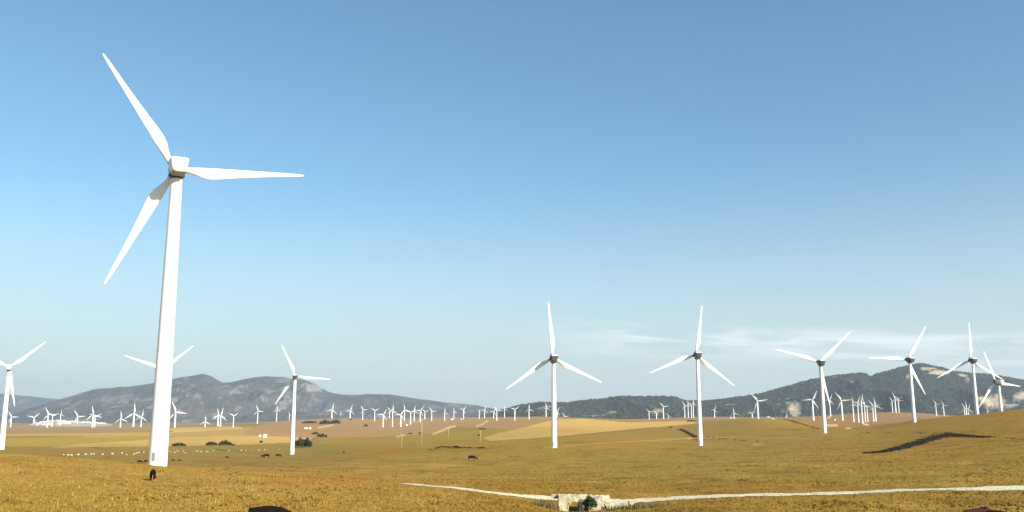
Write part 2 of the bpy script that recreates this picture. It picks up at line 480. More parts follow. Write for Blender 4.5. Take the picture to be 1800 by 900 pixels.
# ------------------------------------------------------------------ mountains
def mountain(name, ridge, dist, foot_d, foot_z, back, seed, gully, base_c, rock_c, spots, ncol=900, nrow=90, tint=None, rk=1.35):
    xs = np.array([p[0] for p in ridge], float); ys = np.array([p[1] for p in ridge], float)
    q = np.linspace(xs[0], xs[-1], ncol)
    ry = pchip(xs, ys, q)
    ry = ry + 1.3 * fbm(q / 17.0, q * 0, 4, seed)          # ragged skyline
    t = np.linspace(0, 1.35, nrow)
    Q, Tt = np.meshgrid(q, t, indexing='ij')
    R2 = np.repeat(ry[:, None], nrow, 1)
    u = (Q - 900.0) / F * CT
    Dm = foot_d + (dist - foot_d) * Tt
    Dm = Dm + back * 0
    k = (450.0 - R2) / F
    zr = dist * (ST + k * CT) / (CT - k * ST)
    up = np.clip(Tt, 0, 1)
    prof = 0.55 * up + 0.45 * up ** 2.0
    prof = np.where(Tt > 1, 1 - ((Tt - 1) / 0.35) ** 1.3 * 0.9, prof)
    X = u * Dm; Y = Dm
    z = foot_z + (zr - foot_z) * prof
    amp = np.clip(Tt, 0, 1) * np.clip(1.02 - Tt, 0, 1) * 4.0
    ns = (ridged(X / gully, Y / (gully * 1.7), 5, seed + 5) - 1.0)
    z = z + (zr - foot_z) * 0.34 * ns * np.clip(amp, 0, 1)
    # let the silhouette be the ridge itself: nothing in front may rise over its line of sight
    lim = Dm * (zr / dist) - 0.004 * dist * np.clip(1 - Tt, 0, 1)
    z = np.where(Tt < 1, np.minimum(z, np.maximum(lim, foot_z)), z)
    PXm, PYm = project(X, Y, z)
    n = fbm(X / 260.0, Y / 420.0, 5, seed + 9, 0.62)
    n_b = fbm(X / 90.0, Y / 160.0, 4, seed + 19, 0.6)
    cc = np.empty(X.shape + (3,)); cc[:] = base_c
    w = np.clip(n * 2.2 + 0.1, 0, 1)[..., None] * 0.55
    cc = cc * (1 - w) + (np.asarray(tint) if tint is not None else np.asarray(rock_c) * 0.45) * w
    w = np.clip((n_b + n * 0.6) * 4.0 - rk, 0, 1)[..., None] * 0.6
    cc = cc * (1 - w) + np.asarray(rock_c) * w
    rock = np.zeros(X.shape)
    for (sx, sy, rx, ry_, s_) in spots:
        d_ = np.hypot((PXm - sx) / rx, (PYm - sy) / ry_)
        w = np.clip((1.05 - d_) * 2.4 + 1.5 * n_b, 0, 1)[..., None] * s_
        rock = np.maximum(rock, w[..., 0])
        cc = cc * (1 - w) + np.asarray(rock_c) * 1.1 * w
    Vv = np.stack([X, Y, z], -1).reshape(-1, 3)
    a = np.arange(ncol - 1)[:, None]; b = np.arange(nrow - 1)[None, :]
    Ff = np.stack([a * nrow + b, (a + 1) * nrow + b, (a + 1) * nrow + b + 1, a * nrow + b + 1], -1).reshape(-1, 4)
    m = mat('mountain_scrub', (1, 1, 1), 0.95, 0.05, 0.35, 0.03, 6.0, attr='Col', bscale=0.05, detail=8)
    o = link(name, mesh_np(name, Vv, Ff, cc.reshape(-1, 3), True), m)
    tag(o, kind='structure')
    return dict(q=q, t=t, X=X, Y=Y, z=z, PX=PXm, PY=PYm, n=n, nb=n_b, rock=rock)


far_r = [(-420, 676), (-250, 684), (-120, 680), (-40, 687), (0, 691), (30, 694), (60, 698), (90, 701), (130, 708), (220, 722), (330, 735)]
mountain('distant_hills', far_r, 15000, 12500, -40, 900, 300, 900.0, np.array([0.055, 0.06, 0.06]), np.array([0.2, 0.19, 0.18]), [], 260, 50)
left_r = [(-330, 742), (-200, 738), (-60, 735), (0, 731), (60, 715), (100, 702), (120, 697), (150, 688), (165, 684), (200, 681), (250, 676), (275, 671), (300, 666), (330, 661), (352, 658), (370, 664), (392, 672),
          (420, 669), (450, 664), (475, 662), (500, 664), (530, 668), (548, 673), (562, 682), (580, 690), (605, 694), (640, 694), (680, 694), (720, 699), (760, 704), (800, 709), (840, 713), (880, 721), (930, 732)]
mountain('mountain', left_r, 9500, 7000, -38, 900, 100, 600.0, np.array([0.055, 0.062, 0.056]), np.array([0.23, 0.21, 0.195]),
         [(545, 682, 22, 9, 0.8), (500, 670, 24, 5, 0.45), (470, 685, 8, 5, 0.35), (210, 702, 40, 9, 0.3), (560, 705, 8, 5, 0.4), (330, 694, 5, 4, 0.5), (415, 686, 6, 4, 0.5), (345, 700, 10, 5, 0.3), (505, 690, 10, 10, 0.3)], tint=np.array([0.12, 0.095, 0.085]))
right_r = [(780, 742), (850, 731), (880, 722), (905, 715), (930, 711), (955, 708), (985, 709), (1010, 706), (1040, 704), (1065, 701), (1100, 697), (1135, 697), (1165, 697), (1185, 699), (1210, 705), (1235, 706), (1262, 704), (1290, 700), (1320, 695), (1345, 691),
           (1370, 684), (1400, 676), (1430, 668), (1450, 663), (1480, 660), (1505, 657), (1522, 656), (1535, 662), (1550, 658), (1575, 651), (1600, 645), (1625, 642), (1645, 644), (1665, 649), (1690, 655), (1720, 657), (1750, 660), (1775, 664), (1800, 668), (1860, 678), (1960, 690), (2100, 705)]
RM = mountain('wooded_mountain', right_r, 5600, 3900, -16, 700, 200, 420.0, np.array([0.019, 0.028, 0.018]), np.array([0.36, 0.29, 0.19]),
              [(1396, 722, 15, 14, 1.0), (1752, 707, 34, 13, 1.0), (1795, 699, 22, 9, 0.95), (1650, 655, 22, 5, 0.95), (1630, 648, 20, 2.5, 0.8), (1690, 660, 10, 3, 0.8), (1622, 650, 3, 3, 0.8), (1700, 668, 6, 4, 0.7), (1595, 662, 4, 3, 0.7)], 1000, 110, tint=np.array([0.028, 0.033, 0.026]), rk=2.4)


# woodland over the nearer range: thousands of small crowns nobody could count
def ico(sub=1):
    bm = bmesh.new(); bmesh.ops.create_icosphere(bm, subdivisions=sub, radius=1.0)
    v = np.array([x.co[:] for x in bm.verts]); bm.verts.index_update()
    f = np.array([[y.index for y in x.verts] for x in bm.faces]); bm.free()
    return v, f


iv, if_ = ico(1)
ok = (RM['n'] + 0.6 * RM['nb'] < 0.35) & (RM['rock'] < 0.35)
ai, bi = np.nonzero(ok[:, :int(110 / 1.35) + 1])
sel = rng.choice(len(ai), 11000, replace=True)
ai, bi = ai[sel], bi[sel]
near_ridge = rng.random(len(ai)) < 0.16
bi = np.where(near_ridge, int(round(1.0 / 1.35 * 109)), bi)
jx = rng.uniform(-5, 5, len(ai)); jy = rng.uniform(-8, 8, len(ai))
s_ = rng.uniform(2.4, 6.5, len(ai))
cx = RM['X'][ai, bi] + jx; cy = RM['Y'][ai, bi] + jy; cz = RM['z'][ai, bi] + s_ * 0.35
dis = 1 + 0.30 * rng.standard_normal((len(ai), len(iv)))
Vw = iv[None] * dis[..., None] * s_[:, None, None] * np.array([1.25, 1.25, 0.95]) + np.stack([cx, cy, cz], -1)[:, None]
Fw = (if_[None] + (np.arange(len(ai)) * len(iv))[:, None, None]).reshape(-1, 3)
cw = np.array([0.020, 0.030, 0.016]) * rng.uniform(0.4, 2.1, (len(ai), 1, 1)) * np.array([1, 1, 1]) + rng.uniform(0, 0.012, (len(ai), 1, 1)) * np.array([1, .6, .3])
cw = np.broadcast_to(cw, Vw.shape).reshape(-1, 3)
w_ = link('distant_woodland', mesh_np('distant_woodland', Vw.reshape(-1, 3), Fw, cw), FOLI)
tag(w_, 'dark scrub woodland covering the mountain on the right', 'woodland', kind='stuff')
del Vw, Fw

# ------------------------------------------------------------------ dirt road
def ribbon(name, line, wid, lift, m, ragged=0.3, th=0.06):
    P = []
    for (a, b) in zip(line[:-1], line[1:]):
        for t in np.linspace(0, 1, 24, endpoint=False):
            P.append(a.lerp(b, t))
    P.append(line[-1])
    P = np.array([p[:] for p in P])
    for _ in range(10):
        P[1:-1] = (P[:-2] + 2 * P[1:-1] + P[2:]) / 4
    if callable(wid): wid = wid(900 + F * P[:, 0] / P[:, 1])
    dv = np.gradient(P[:, :2], axis=0); dv /= np.linalg.norm(dv, axis=1)[:, None]
    nv = np.stack([-dv[:, 1], dv[:, 0]], 1)
    n = len(P); K = 5
    V = []
    for k in range(K):
        s = (k / (K - 1) - 0.5) * 2
        e = s * np.asarray(wid) / 2 * (1 + (ragged * fbm(np.arange(n) * 0.31, np.full(n, 5.0 * k), 3, 5) if abs(s) == 1 else 0))
        xy = P[:, :2] + nv * np.asarray(e)[:, None] if np.ndim(e) else P[:, :2] + nv * e
        z = ground(xy[:, 0], xy[:, 1]) + lift - (th if abs(s) == 1 else 0)
        V.append(np.concatenate([xy, z[:, None]], 1))
    V = np.stack(V, 1).reshape(-1, 3)
    a = np.arange(n - 1)[:, None]; b = np.arange(K - 1)[None]
    Fc = np.stack([a * K + b, a * K + b + 1, (a + 1) * K + b + 1, (a + 1) * K + b], -1).reshape(-1, 4)[:, ::-1]
    return link(name, mesh_np(name, V, Fc, None, True), m)


ROADM = mat('white_gravel', (0.56, 0.50, 0.34), 0.95, 0.1, 0.22, 0.8, 0.03)
rp = [(1990, 850, ), (1800, 857), (1600, 862), (1420, 867), (1300, 871), (1190, 875), (1110, 874), (1060, 868), (1015, 864), (985, 864)]
def rd(px, depth):
    return on_ground(px, depth)
road_pts = [rd(2300, 126), rd(1990, 125), rd(1800, 124.5), rd(1600, 124), rd(1420, 123.5), rd(1300, 123), rd(1190, 122), rd(1110, 122), rd(1060, 124), rd(1000, 125), rd(930, 124), rd(850, 124), rd(780, 130), rd(720, 138)]
o = ribbon('dirt_road', road_pts, lambda px: 3.6 + 3.0 * np.clip((px - 1060) / 160, 0, 1), 0.10, ROADM, 0.45)
tag(o, kind='structure')


# ------------------------------------------------------------------ wind turbine meshes
RB = 26.0


def tower_mesh(n):
    bm = bmesh.new()
    rings = []
    for i in range(13 if n > 20 else 3):
        t = i / (12 if n > 20 else 2)
        rings.append(circ(1.72 + (1.08 - 1.72) * t, -0.02 + 1.02 * t, n))
    loft(bm, rings)
    return mesh_bm('tower', bm, True)


def flat_caps(me):
    for p in me.polygons:
        if len(p.vertices) > 4: p.use_smooth = False
    return me


def nacelle_mesh(hi):
    bm = bmesh.new()

    def sect(y, w, h, zc, r):
        # rounded trapezoid, wider at the top, generous lower corners
        pts = []
        n = 4 if hi else 2
        for (sx, sz, rad) in ((1, 1, r * 0.45), (-1, 1, r * 0.45), (-1, -1, r), (1, -1, r)):
            ww = w * (1.0 if sz > 0 else 0.82)
            a0 = {(1, 1): 0, (-1, 1): 90, (-1, -1): 180, (1, -1): 270}[(sx, sz)]
            for k in range(n + 1):
                a = math.radians(a0 + 90 * k / n)
                pts.append((sx * (ww - rad) + rad * math.cos(a), y, zc + sz * (h - rad) + rad * math.sin(a)))
        return pts
    secs = [sect(-4.05, 1.30, 1.10, 0.0, 0.6), sect(-3.9, 1.62, 1.40, 0.02, 0.75), sect(-3.2, 1.72, 1.50, 0.02, 0.8), sect(-0.5, 1.72, 1.52, 0.0, 0.85),
            sect(1.3, 1.60, 1.42, 0.0, 0.9), sect(2.0, 1.30, 1.20, 0.0, 0.9), sect(2.25, 1.0, 0.95, 0.0, 0.8)]
    loft(bm, secs)
    bmesh.ops.recalc_face_normals(bm, faces=bm.faces)
    return flat_caps(mesh_bm('nacelle', bm, True))


def hub_mesh(hi):
    bm = bmesh.new()
    n = 20 if hi else 10
    rings = []
    for y, r in ((2.28, 0.95), (2.5, 1.2), (3.2, 1.32), (4.0, 1.2), (4.6, 0.85), (5.0, 0.35), (5.08, 0.05)):
        rings.append([(r * math.cos(2 * PI * i / n), y, r * math.sin(2 * PI * i / n)) for i in range(n)])
    loft(bm, rings)
    for k in range(3):                                     # sockets the blades bolt on to
        a = 2 * PI * k / 3
        M = Matrix.Rotation(a, 4, 'Y')
        rr = []
        for z, r in ((0.7, 0.62), (1.75, 0.62)):
            rr.append([M @ Vector((r * math.cos(2 * PI * i / n), 3.3 + r * math.sin(2 * PI * i / n), z)) for i in range(n)])
        loft(bm, rr)
    bmesh.ops.recalc_face_normals(bm, faces=bm.faces)
    return mesh_bm('hub', bm, True)


def blade_mesh(hi):
    bm = bmesh.new()
    n = 18 if hi else 8
    st = [(1.7, 0.5, 0.5, 1.0, 0), (2.6, 0.52, 0.52, 0.95, 0), (3.9, 0.56, 0.85, 0.62, 14), (5.4, 0.58, 1.35, 0.36, 13), (6.8, 0.57, 1.52, 0.27, 11), (8.5, 0.54, 1.42, 0.24, 9),
          (11.5, 0.48, 1.12, 0.22, 6), (15.0, 0.40, 0.82, 0.20, 4), (19.0, 0.32, 0.56, 0.18, 2), (22.5, 0.25, 0.38, 0.17, 1), (24.8, 0.18, 0.25, 0.16, 0), (25.7, 0.10, 0.14, 0.15, 0), (26.0, 0.02, 0.04, 0.15, 0)]
    rings = []
    for z, le, te, th, tw in st:
        kc = 1.12 if hi else 1.95
        le, te = le * kc, te * kc
        ring = []
        c = le + te
        for i in range(n):
            a = 2 * PI * i / n
            x = (te - le) / 2 + c / 2 * math.cos(a)
            y = c / 2 * th * math.sin(a) * (1.0 if th > 0.9 else (0.62 - 0.38 * math.cos(a)) * 1.4)
            p = Matrix.Rotation(math.radians(tw), 2) @ Vector((x, y))
            # slight droop away from the wind towards the tip
            ring.append((p.x, 3.3 + p.y + 0.0012 * z * z, z))
        rings.append(ring)
    loft(bm, rings)
    bmesh.ops.recalc_face_normals(bm, faces=bm.faces)
    return mesh_bm('blade', bm, True)


def collar_mesh(n):
    bm = bmesh.new()
    loft(bm, [circ(1.10, -2.35, n), circ(1.22, -2.30, n), circ(1.22, -1.95, n), circ(1.50, -1.80, n), circ(1.52, -1.40, n)])
    return flat_caps(mesh_bm('yaw_collar', bm, True))


def belly_mesh():
    bm = bmesh.new()
    rings = []
    for z, w, l0, l1 in ((-1.92, 0.9, -1.6, 1.6), (-1.72, 1.15, -2.9, 1.75), (-1.42, 1.30, -3.6, 1.8)):
        rings.append([(-w, l0, z), (w, l0, z), (w, l1, z), (-w, l1, z)])
    loft(bm, rings)
    return mesh_bm('belly_cover', bm)


def door_mesh():
    bm = bmesh.new(); n = 6
    r = 1.735
    for (r_, a0, a1, z0, z1) in ((r, -0.15, 0.15, 1.0, 2.5),):
        rows = []
        for rr in (r_ - 0.1, r_ + 0.03):
            rows.append([[bm.verts.new((rr * math.sin(a0 + (a1 - a0) * i / n), -rr * math.cos(a0 + (a1 - a0) * i / n), z)) for i in range(n + 1)] for z in (z0, z1)])
        o_ = rows[1]; q = rows[0]
        for i in range(n):
            bm.faces.new((o_[0][i], o_[0][i + 1], o_[1][i + 1], o_[1][i]))
            bm.faces.new((o_[1][i], o_[1][i + 1], q[1][i + 1], q[1][i]))
            bm.faces.new((o_[0][i + 1], o_[0][i], q[0][i], q[0][i + 1]))
        for i in (0, n):
            bm.faces.new((o_[0][i], o_[1][i], q[1][i], q[0][i]))
    bmesh.ops.recalc_face_normals(bm, faces=bm.faces)
    return mesh_bm('door', bm)


def steps_mesh():
    bm = bmesh.new()
    for k in range(4):
        box(bm, -0.55, 0.55, -1.75 - 0.28 * (4 - k), -1.75 - 0.28 * (3 - k), 0.0, 0.22 * (k + 1))
    return mesh_bm('door_steps', bm)


def mast_mesh():
    bm = bmesh.new()
    rings = [circ(0.022, 0, 8), circ(0.018, 1.05, 8), circ(0.05, 1.10, 8), circ(0.055, 1.16, 8), circ(0.01, 1.2, 8)]
    loft(bm, rings)
    return mesh_bm('weather_mast', bm)


def flat(me, m):
    me.materials.append(m); return me


TW = {True: flat(tower_mesh(40), WHITE), False: flat(tower_mesh(12), WHITE)}
NC = {True: flat(nacelle_mesh(True), WHITE), False: flat(nacelle_mesh(False), WHITE)}
NC_SHADED = NC[True].copy(); NC_SHADED.materials.append(GREY)
for p_ in NC_SHADED.polygons:
    if p_.normal.z < 0.3: p_.material_index = 1  # shade of rear, flanks and underside painted dark; top stays white
HB = {True: flat(hub_mesh(True), GREY), False: flat(hub_mesh(False), GREY)}  # hub darkened for the shade beside the nacelle
BL = {True: flat(blade_mesh(True), BLADE), False: flat(blade_mesh(False), BLADE)}
CL = {True: flat(collar_mesh(28), GREY), False: flat(collar_mesh(10), GREY)}
BE = flat(belly_mesh(), mat('grey_belly_shade', (0.26, 0.26, 0.255), 0.5, 0.3, 0.1, 1.0)); DR = flat(door_mesh(), DOORM); STP = flat(steps_mesh(), GALV); MS = flat(mast_mesh(), GALV)  # belly grey carries the underside shade of the nacelle

TURB = []
TILT = math.radians(5)


def turbine(hx, hy, R, ang, yaw, label, group, near=False, slim=1.0, by=None, dark=False):
    """hub seen at (hx, hy), rotor R px in radius, standing where the ground is seen at row by;
    ang = screen angle of one blade; yaw = rotor heading off the line of sight"""
    depth = RB * F / R; sz = 1.0
    if by is not None:
        q = ray_ground(hx, by)
        dq = q.y * CT + q.z * ST
        if 900 < dq < 6500 and 0.33 < dq / depth < 1.8:
            sz = dq / depth; depth = dq
    if not near and hx > 860 and depth > 2900:              # stays on this side of the wooded mountain
        sz *= 2900 / depth; depth = 2900.0
    hub = at(hx, hy, depth)
    look = math.atan2(hub.x, hub.y)
    head = look + math.radians(yaw)                        # heading of the rotor axis, from +Y towards +X
    ax = Vector((math.sin(head) * math.cos(TILT), math.cos(head) * math.cos(TILT), math.sin(TILT)))
    base = hub - ax * 3.3 * sz
    z = gz(base.x, base.y)
    H = (base.z - z) / sz
    root = empty('wind_turbine', (base.x, base.y, z), -head, label, 'wind turbine', group)
    root.scale = (sz, sz, sz)
    tw = link('tower', TW[near], None, root)
    tw.scale = (slim, slim, H - 2.2)
    if near:
        d = link('door', DR, None, tw); d.scale = (1, 1, 1 / (H - 2.2)); d.rotation_euler = (0, 0, -0.55)
    n_ = link('nacelle', NC_SHADED if dark else NC[near], None, root); n_.location = (0, 0, H); n_.rotation_euler = (TILT, 0, 0)
    c_ = link('yaw_collar', CL[near], None, root); c_.location = (0, 0, H)
    if near:
        b_ = link('belly_cover', BE, None, n_)
        for x_, y_ in ((-0.75, -2.9), (0.85, -3.1)):
            m_ = link('weather_mast', MS, None, n_); m_.location = (x_, y_, 1.5)
    b0 = math.radians(90 - ang)
    for k in range(-1, 3):
        o = link('hub' if k < 0 else 'blade', HB[near] if k < 0 else BL[near], None, root)
        M = Matrix.Rotation(TILT, 4, 'X') @ Matrix.Rotation(b0 + 2 * PI * max(k, 0) / 3, 4, 'Y')
        o.location = (0, 0, H); o.rotation_euler = M.to_euler()
    p = project(base.x, base.y, z)
    TURB.append((hx, hy, round(H, 1), round(depth), round(sz, 2), round(float(p[1])), by, round(z, 1)))
    return root


G1 = 'large wind turbines near the pasture'
turbine(308, 299, 229.5, 124.7, -6, 'largest wind turbine, towering at the left with its grey door low on the tower', G1, True)
turbine(17, 645, 70.5, 40.8, 4, 'wind turbine cut by the left edge of the photo, one blade hanging straight down', G1, True)
turbine(284, 649, 66, 40, 2, 'wind turbine hidden behind the largest tower with two blades showing on either side', G1, True)
turbine(519.5, 661.5, 60.5, 115.5, 6, 'white turbine rising beside a round dark tree, one blade pointing right', G1, True, 1.0, dark=True)
turbine(971, 629, 98.4, 94.3, -9, 'tall turbine with upright blade standing in front of the golden stubble field', G1, True, 0.78, dark=True)
turbine(1223, 623.5, 87.4, 81.5, -13, 'tall turbine right of centre with a short dark streak left of its foot', G1, True, 0.74, dark=True)
turbine(1439.5, 636.5, 78.5, 163, -16, 'turbine with a Y of two raised blades above the crowded turbine cluster', G1, True, 0.70, dark=True)
turbine(1594.5, 632, 69.5, 57.7, -27, 'turbine with one level blade to the left, before the mountain peak', G1, True, 0.70, dark=True)
turbine(1705.5, 633, 66, 88.4, -24, 'turbine on the right ridge with one blade exactly upright', G1, True, 0.70, dark=True)
turbine(1749.5, 671, 57.2, 112.3, -44, 'rightmost wind turbine, half turned aside, its nacelle showing beside the rotor', G1, True, 0.75)

GF = 'distant wind turbines on the plain'
W = 'small distant turbine '
FAR = [
 (20.5, 733, 11, 2, 20, 'small distant turbine just right of the tower cut by the left edge', 751),
 (60, 734, 11, 45, 5, 'small Y shaped turbine at the left end of the white village', 745),
 (85, 728, 12, 115, 10, 'small turbine standing over the white village with its blade tilted left', 740),
 (93, 731, 10, 25, 15, 'smaller turbine tangled with another above the white village roofs', 738),
 (108, 728, 9, 90, 50, 'tiny turbine with one upright blade over the right end of the village', 738),
 (137, 732, 12, 122, 8, 'small Y shaped turbine right of the village, standing alone', 748),
 (164, 729, 14, 100, 6, 'taller of two overlapping turbines midway between village and large tower', 751),
 (167.5, 733, 11, 30, 10, 'lower turbine overlapped by a taller one beyond the village', 751),
 (213, 736, 13, 95, 20, 'small turbine with an upright blade and one blade level right, third left of large tower', 751),
 (236, 727, 17, 91, 6, 'taller small turbine with upright blade just left of the large tower', 750),
 (249.5, 733, 12, 80, 25, 'small turbine nearest the left side of the large tower', 750),
 (309, 724, 18, 112, 8, 'small turbine half peeking from the right side of the large tower', 751),
 (361, 741, 10, 90, 10, 'lone low turbine with upright blade below the mountain, left of a crossed pair', 750),
 (384, 730, 12, 100, 10, 'left turbine of the crossed pair above the dark bushes', 749),
 (388.5, 730, 13, 76, 10, 'right turbine of the crossed pair above the dark bushes', 750),
 (411, 731, 9, 33, 8, 'small turbine with blades raised in a Y, right of the crossed pair', 751),
 (453.5, 722, 10, 108, 8, 'small grey-white turbine alone before the mountain centre', 740),
 (487, 720, 8, 92, 10, 'faint turbine directly under the low blade tip beside the round tree', 733),
 (509, 729, 6, 110, 15, 'faintest tiny turbine close to the left of the tower by the round tree', 736),
 (584, 720, 11, 78, 15, 'first turbine right of the tree clump on the brown hill', 735),
 (599, 727, 5, 90, 20, 'tiniest turbine stub on the brown hill crest', 732),
 (616, 721, 10, 70, 20, 'hill turbine with one blade level left and one raised right', 732),
 (638, 720, 8, 122, 10, 'hill turbine with blade tilted left, standing above the lone dark bush', 738),
 (659, 722, 8, 28, 8, 'hill turbine with flat Y of blades, left of the crowded row', 740),
 (674, 729, 11, 60, 10, 'lowest turbine at the left end of the crowded row on the hill', 751),
 (685, 721, 8, 130, 10, 'turbine squeezed second from left in the crowded hill row, behind the front ones', 735),
 (690.5, 722, 10, 88, 10, 'front turbine of the crowded hill row with an upright blade', 750),
 (705, 729, 11, 62, 10, 'front turbine of the crowded hill row with a blade level left', 750),
 (711.5, 721, 10, 100, 15, 'rear turbine of the crowded hill row with a blade drooping right', 740),
 (722, 725, 10, 152, 10, 'turbine in the middle of the crowded hill row beside a small hut', 746),
 (728.5, 722, 9, 85, 12, 'rear turbine right of the middle of the crowded hill row', 740),
 (739, 722, 10, 55, 15, 'front turbine toward the right end of the crowded hill row, at the track end', 742),
 (747, 724, 8, 20, 15, 'last rear turbine at the right end of the crowded hill row', 737),
 (759, 723, 8, 125, 8, 'first separate turbine right of the crowded hill row', 740),
 (782, 725, 9, 90, 20, 'hill turbine with a cross shaped rotor, above the pale curving track', 740),
 (798, 723, 7, 92, 15, 'smaller cross shaped hill turbine beside a white hut', 737),
 (815, 720, 8, 50, 12, 'hill turbine with blades raised in a lopsided Y, right of a white hut', 736),
 (843, 722, 7, 160, 40, 'hill turbine seen edge on with hardly any rotor showing', 736),
 (852, 720, 8, 75, 20, 'hill turbine with upright blade above the short pale track', 735),
 (868, 724, 8, 60, 12, 'rear turbine of the close pair left of the dark wood edge', 732),
 (873.5, 722, 9, 5, 12, 'front turbine of the close pair left of the dark wood edge', 739),
 (887, 719, 7, 100, 14, 'hill turbine beside a white hut at the start of the dark mountain', 731),
 (905, 720, 9, 38, 8, 'hill turbine with a Y of blades before the dark mountain end', 739),
 (930, 719, 9, 92, 14, 'hill turbine with an upright blade midway to the tall tower', 737),
 (960, 717, 9, 92, 14, 'hill turbine just left of the tall tower at the stubble field', 731),
 (979.5, 723, 8, 62, 10, 'turbine half hidden behind the tall tower at the stubble field', 731),
 (992.5, 732, 8, 125, 10, 'two white blade tips of a turbine sunk behind the stubble hill', None),
 (1141, 724, 7, 130, 12, 'left turbine of three standing before the dark wooded slope', 734),
 (1154, 725, 7, 40, 12, 'middle and lowest turbine of three before the dark wooded slope', 734),
 (1166, 715, 10, 130, 10, 'tallest turbine of three before the dark wooded slope', 735),
 (1175, 732, 6, 105, 12, 'blade tips of a turbine sunk behind the crest right of three turbines', None),
 (1203.5, 713, 9, 122, 15, 'left turbine of the tight bunch beside the tall tower right of centre', 732),
 (1209.5, 712, 8, 95, 15, 'second turbine of the tight bunch beside the tall tower right of centre', 732),
 (1215, 711, 8, 150, 15, 'third turbine of the tight bunch beside the tall tower right of centre', 732),
 (1218.5, 709, 8, 85, 15, 'turbine of the tight bunch that almost touches the tall tower', 732),
 (1256, 720, 8, 70, 20, 'lone small turbine right of the tall tower, upright blade tipped right', 738),
 (1290, 726, 9, 98, 8, 'low turbine with a neat three pointed rotor left of the stony knoll', 736),
 (1331.5, 705, 17, 128, 6, 'bigger turbine standing on top of the stony knoll', None),
 (1322, 727, 8, 165, 10, 'blades of a turbine sunk behind the left slope of the stony knoll', None),
 (1383, 733, 10, 92, 30, 'single upright blade tip beside the pale crag', None),
 (1428, 703, 17, 62, 6, 'turbine just right of the pale crag with a blade level left', 739),
 (1458.5, 703, 11, 66, 14, 'turbine partly behind the tower with Y blades, above the curved track', 728),
 (1479, 704, 17, 124, 6, 'turbine with blade raised left standing between curved track and cluster', 739),
 (1499, 710, 11, 92, 8, 'leftmost turbine of the crowded white cluster below the mountain', 742),
 (1507.5, 707, 11, 65, 12, 'second turbine of the crowded white cluster below the mountain', 743),
 (1514, 706, 13, 76, 10, 'tallest turbine of the crowded white cluster, blade pointing up right', 744),
 (1519.5, 712, 11, 100, 14, 'turbine in the right half of the crowded white cluster, behind the tallest', 742),
 (1524, 716, 10, 20, 14, 'lowest turbine of the crowded white cluster below the mountain', 742),
 (1534, 713, 12, 125, 12, 'left turbine of the pair at the right edge of the crowded cluster', 741),
 (1538, 713, 14, 94, 12, 'right turbine of the pair at the right edge of the crowded cluster', 741),
 (1568, 705, 9, 122, 15, 'left turbine of three merged on the round brown hilltop', 722),
 (1573.5, 702, 13, 108, 12, 'tallest of three merged turbines on the round brown hilltop', 721),
 (1579, 701, 9, 30, 20, 'right turbine of three merged on the round brown hilltop', 721),
 (1645, 710, 9, 118, 22, 'left of two matching slim turbines between the peak towers', 731),
 (1658.5, 712, 9, 115, 22, 'right of two matching slim turbines between the peak towers', 734),
 (1695, 717, 9, 112, 14, 'left turbine of the yellowish bunch left of the ridge tower', 732),
 (1698.5, 718, 13, 92, 14, 'middle turbine of the yellowish bunch left of the ridge tower', 732),
 (1702, 719, 10, 70, 14, 'right turbine of the yellowish bunch left of the ridge tower', 732),
 (1736.5, 722, 8, 110, 25, 'tiny turbine standing before the pale cliff', 728),
]
for hx, hy, R, ang, yaw, lab, by in FAR:
    turbine(hx, hy, R * 1.06, ang, yaw, lab, GF, False, 1.45, by)

print('TURB', TURB)


# ------------------------------------------------------------------ animals
def skin_mesh(name, pts, edges, radii, root=0, sub=2):
    me = bpy.data.meshes.new(name); me.from_pydata(pts, edges, [])
    o = bpy.data.objects.new(name, me); C.objects.link(o)
    md = o.modifiers.new('skin', 'SKIN')
    sk = me.skin_vertices[0].data
    for i, r in enumerate(radii):
        sk[i].radius = r if isinstance(r, tuple) else (r, r)
        sk[i].use_root = (i == root)
    if sub:
        s = o.modifiers.new('sub', 'SUBSURF'); s.levels = sub; s.render_levels = sub
    dg = bpy.context.evaluated_depsgraph_get()
    res = bpy.data.meshes.new_from_object(o.evaluated_get(dg))
    bpy.data.objects.remove(o); bpy.data.meshes.remove(me)
    res.name = name
    res.polygons.foreach_set('use_smooth', [True] * len(res.polygons))
    return res


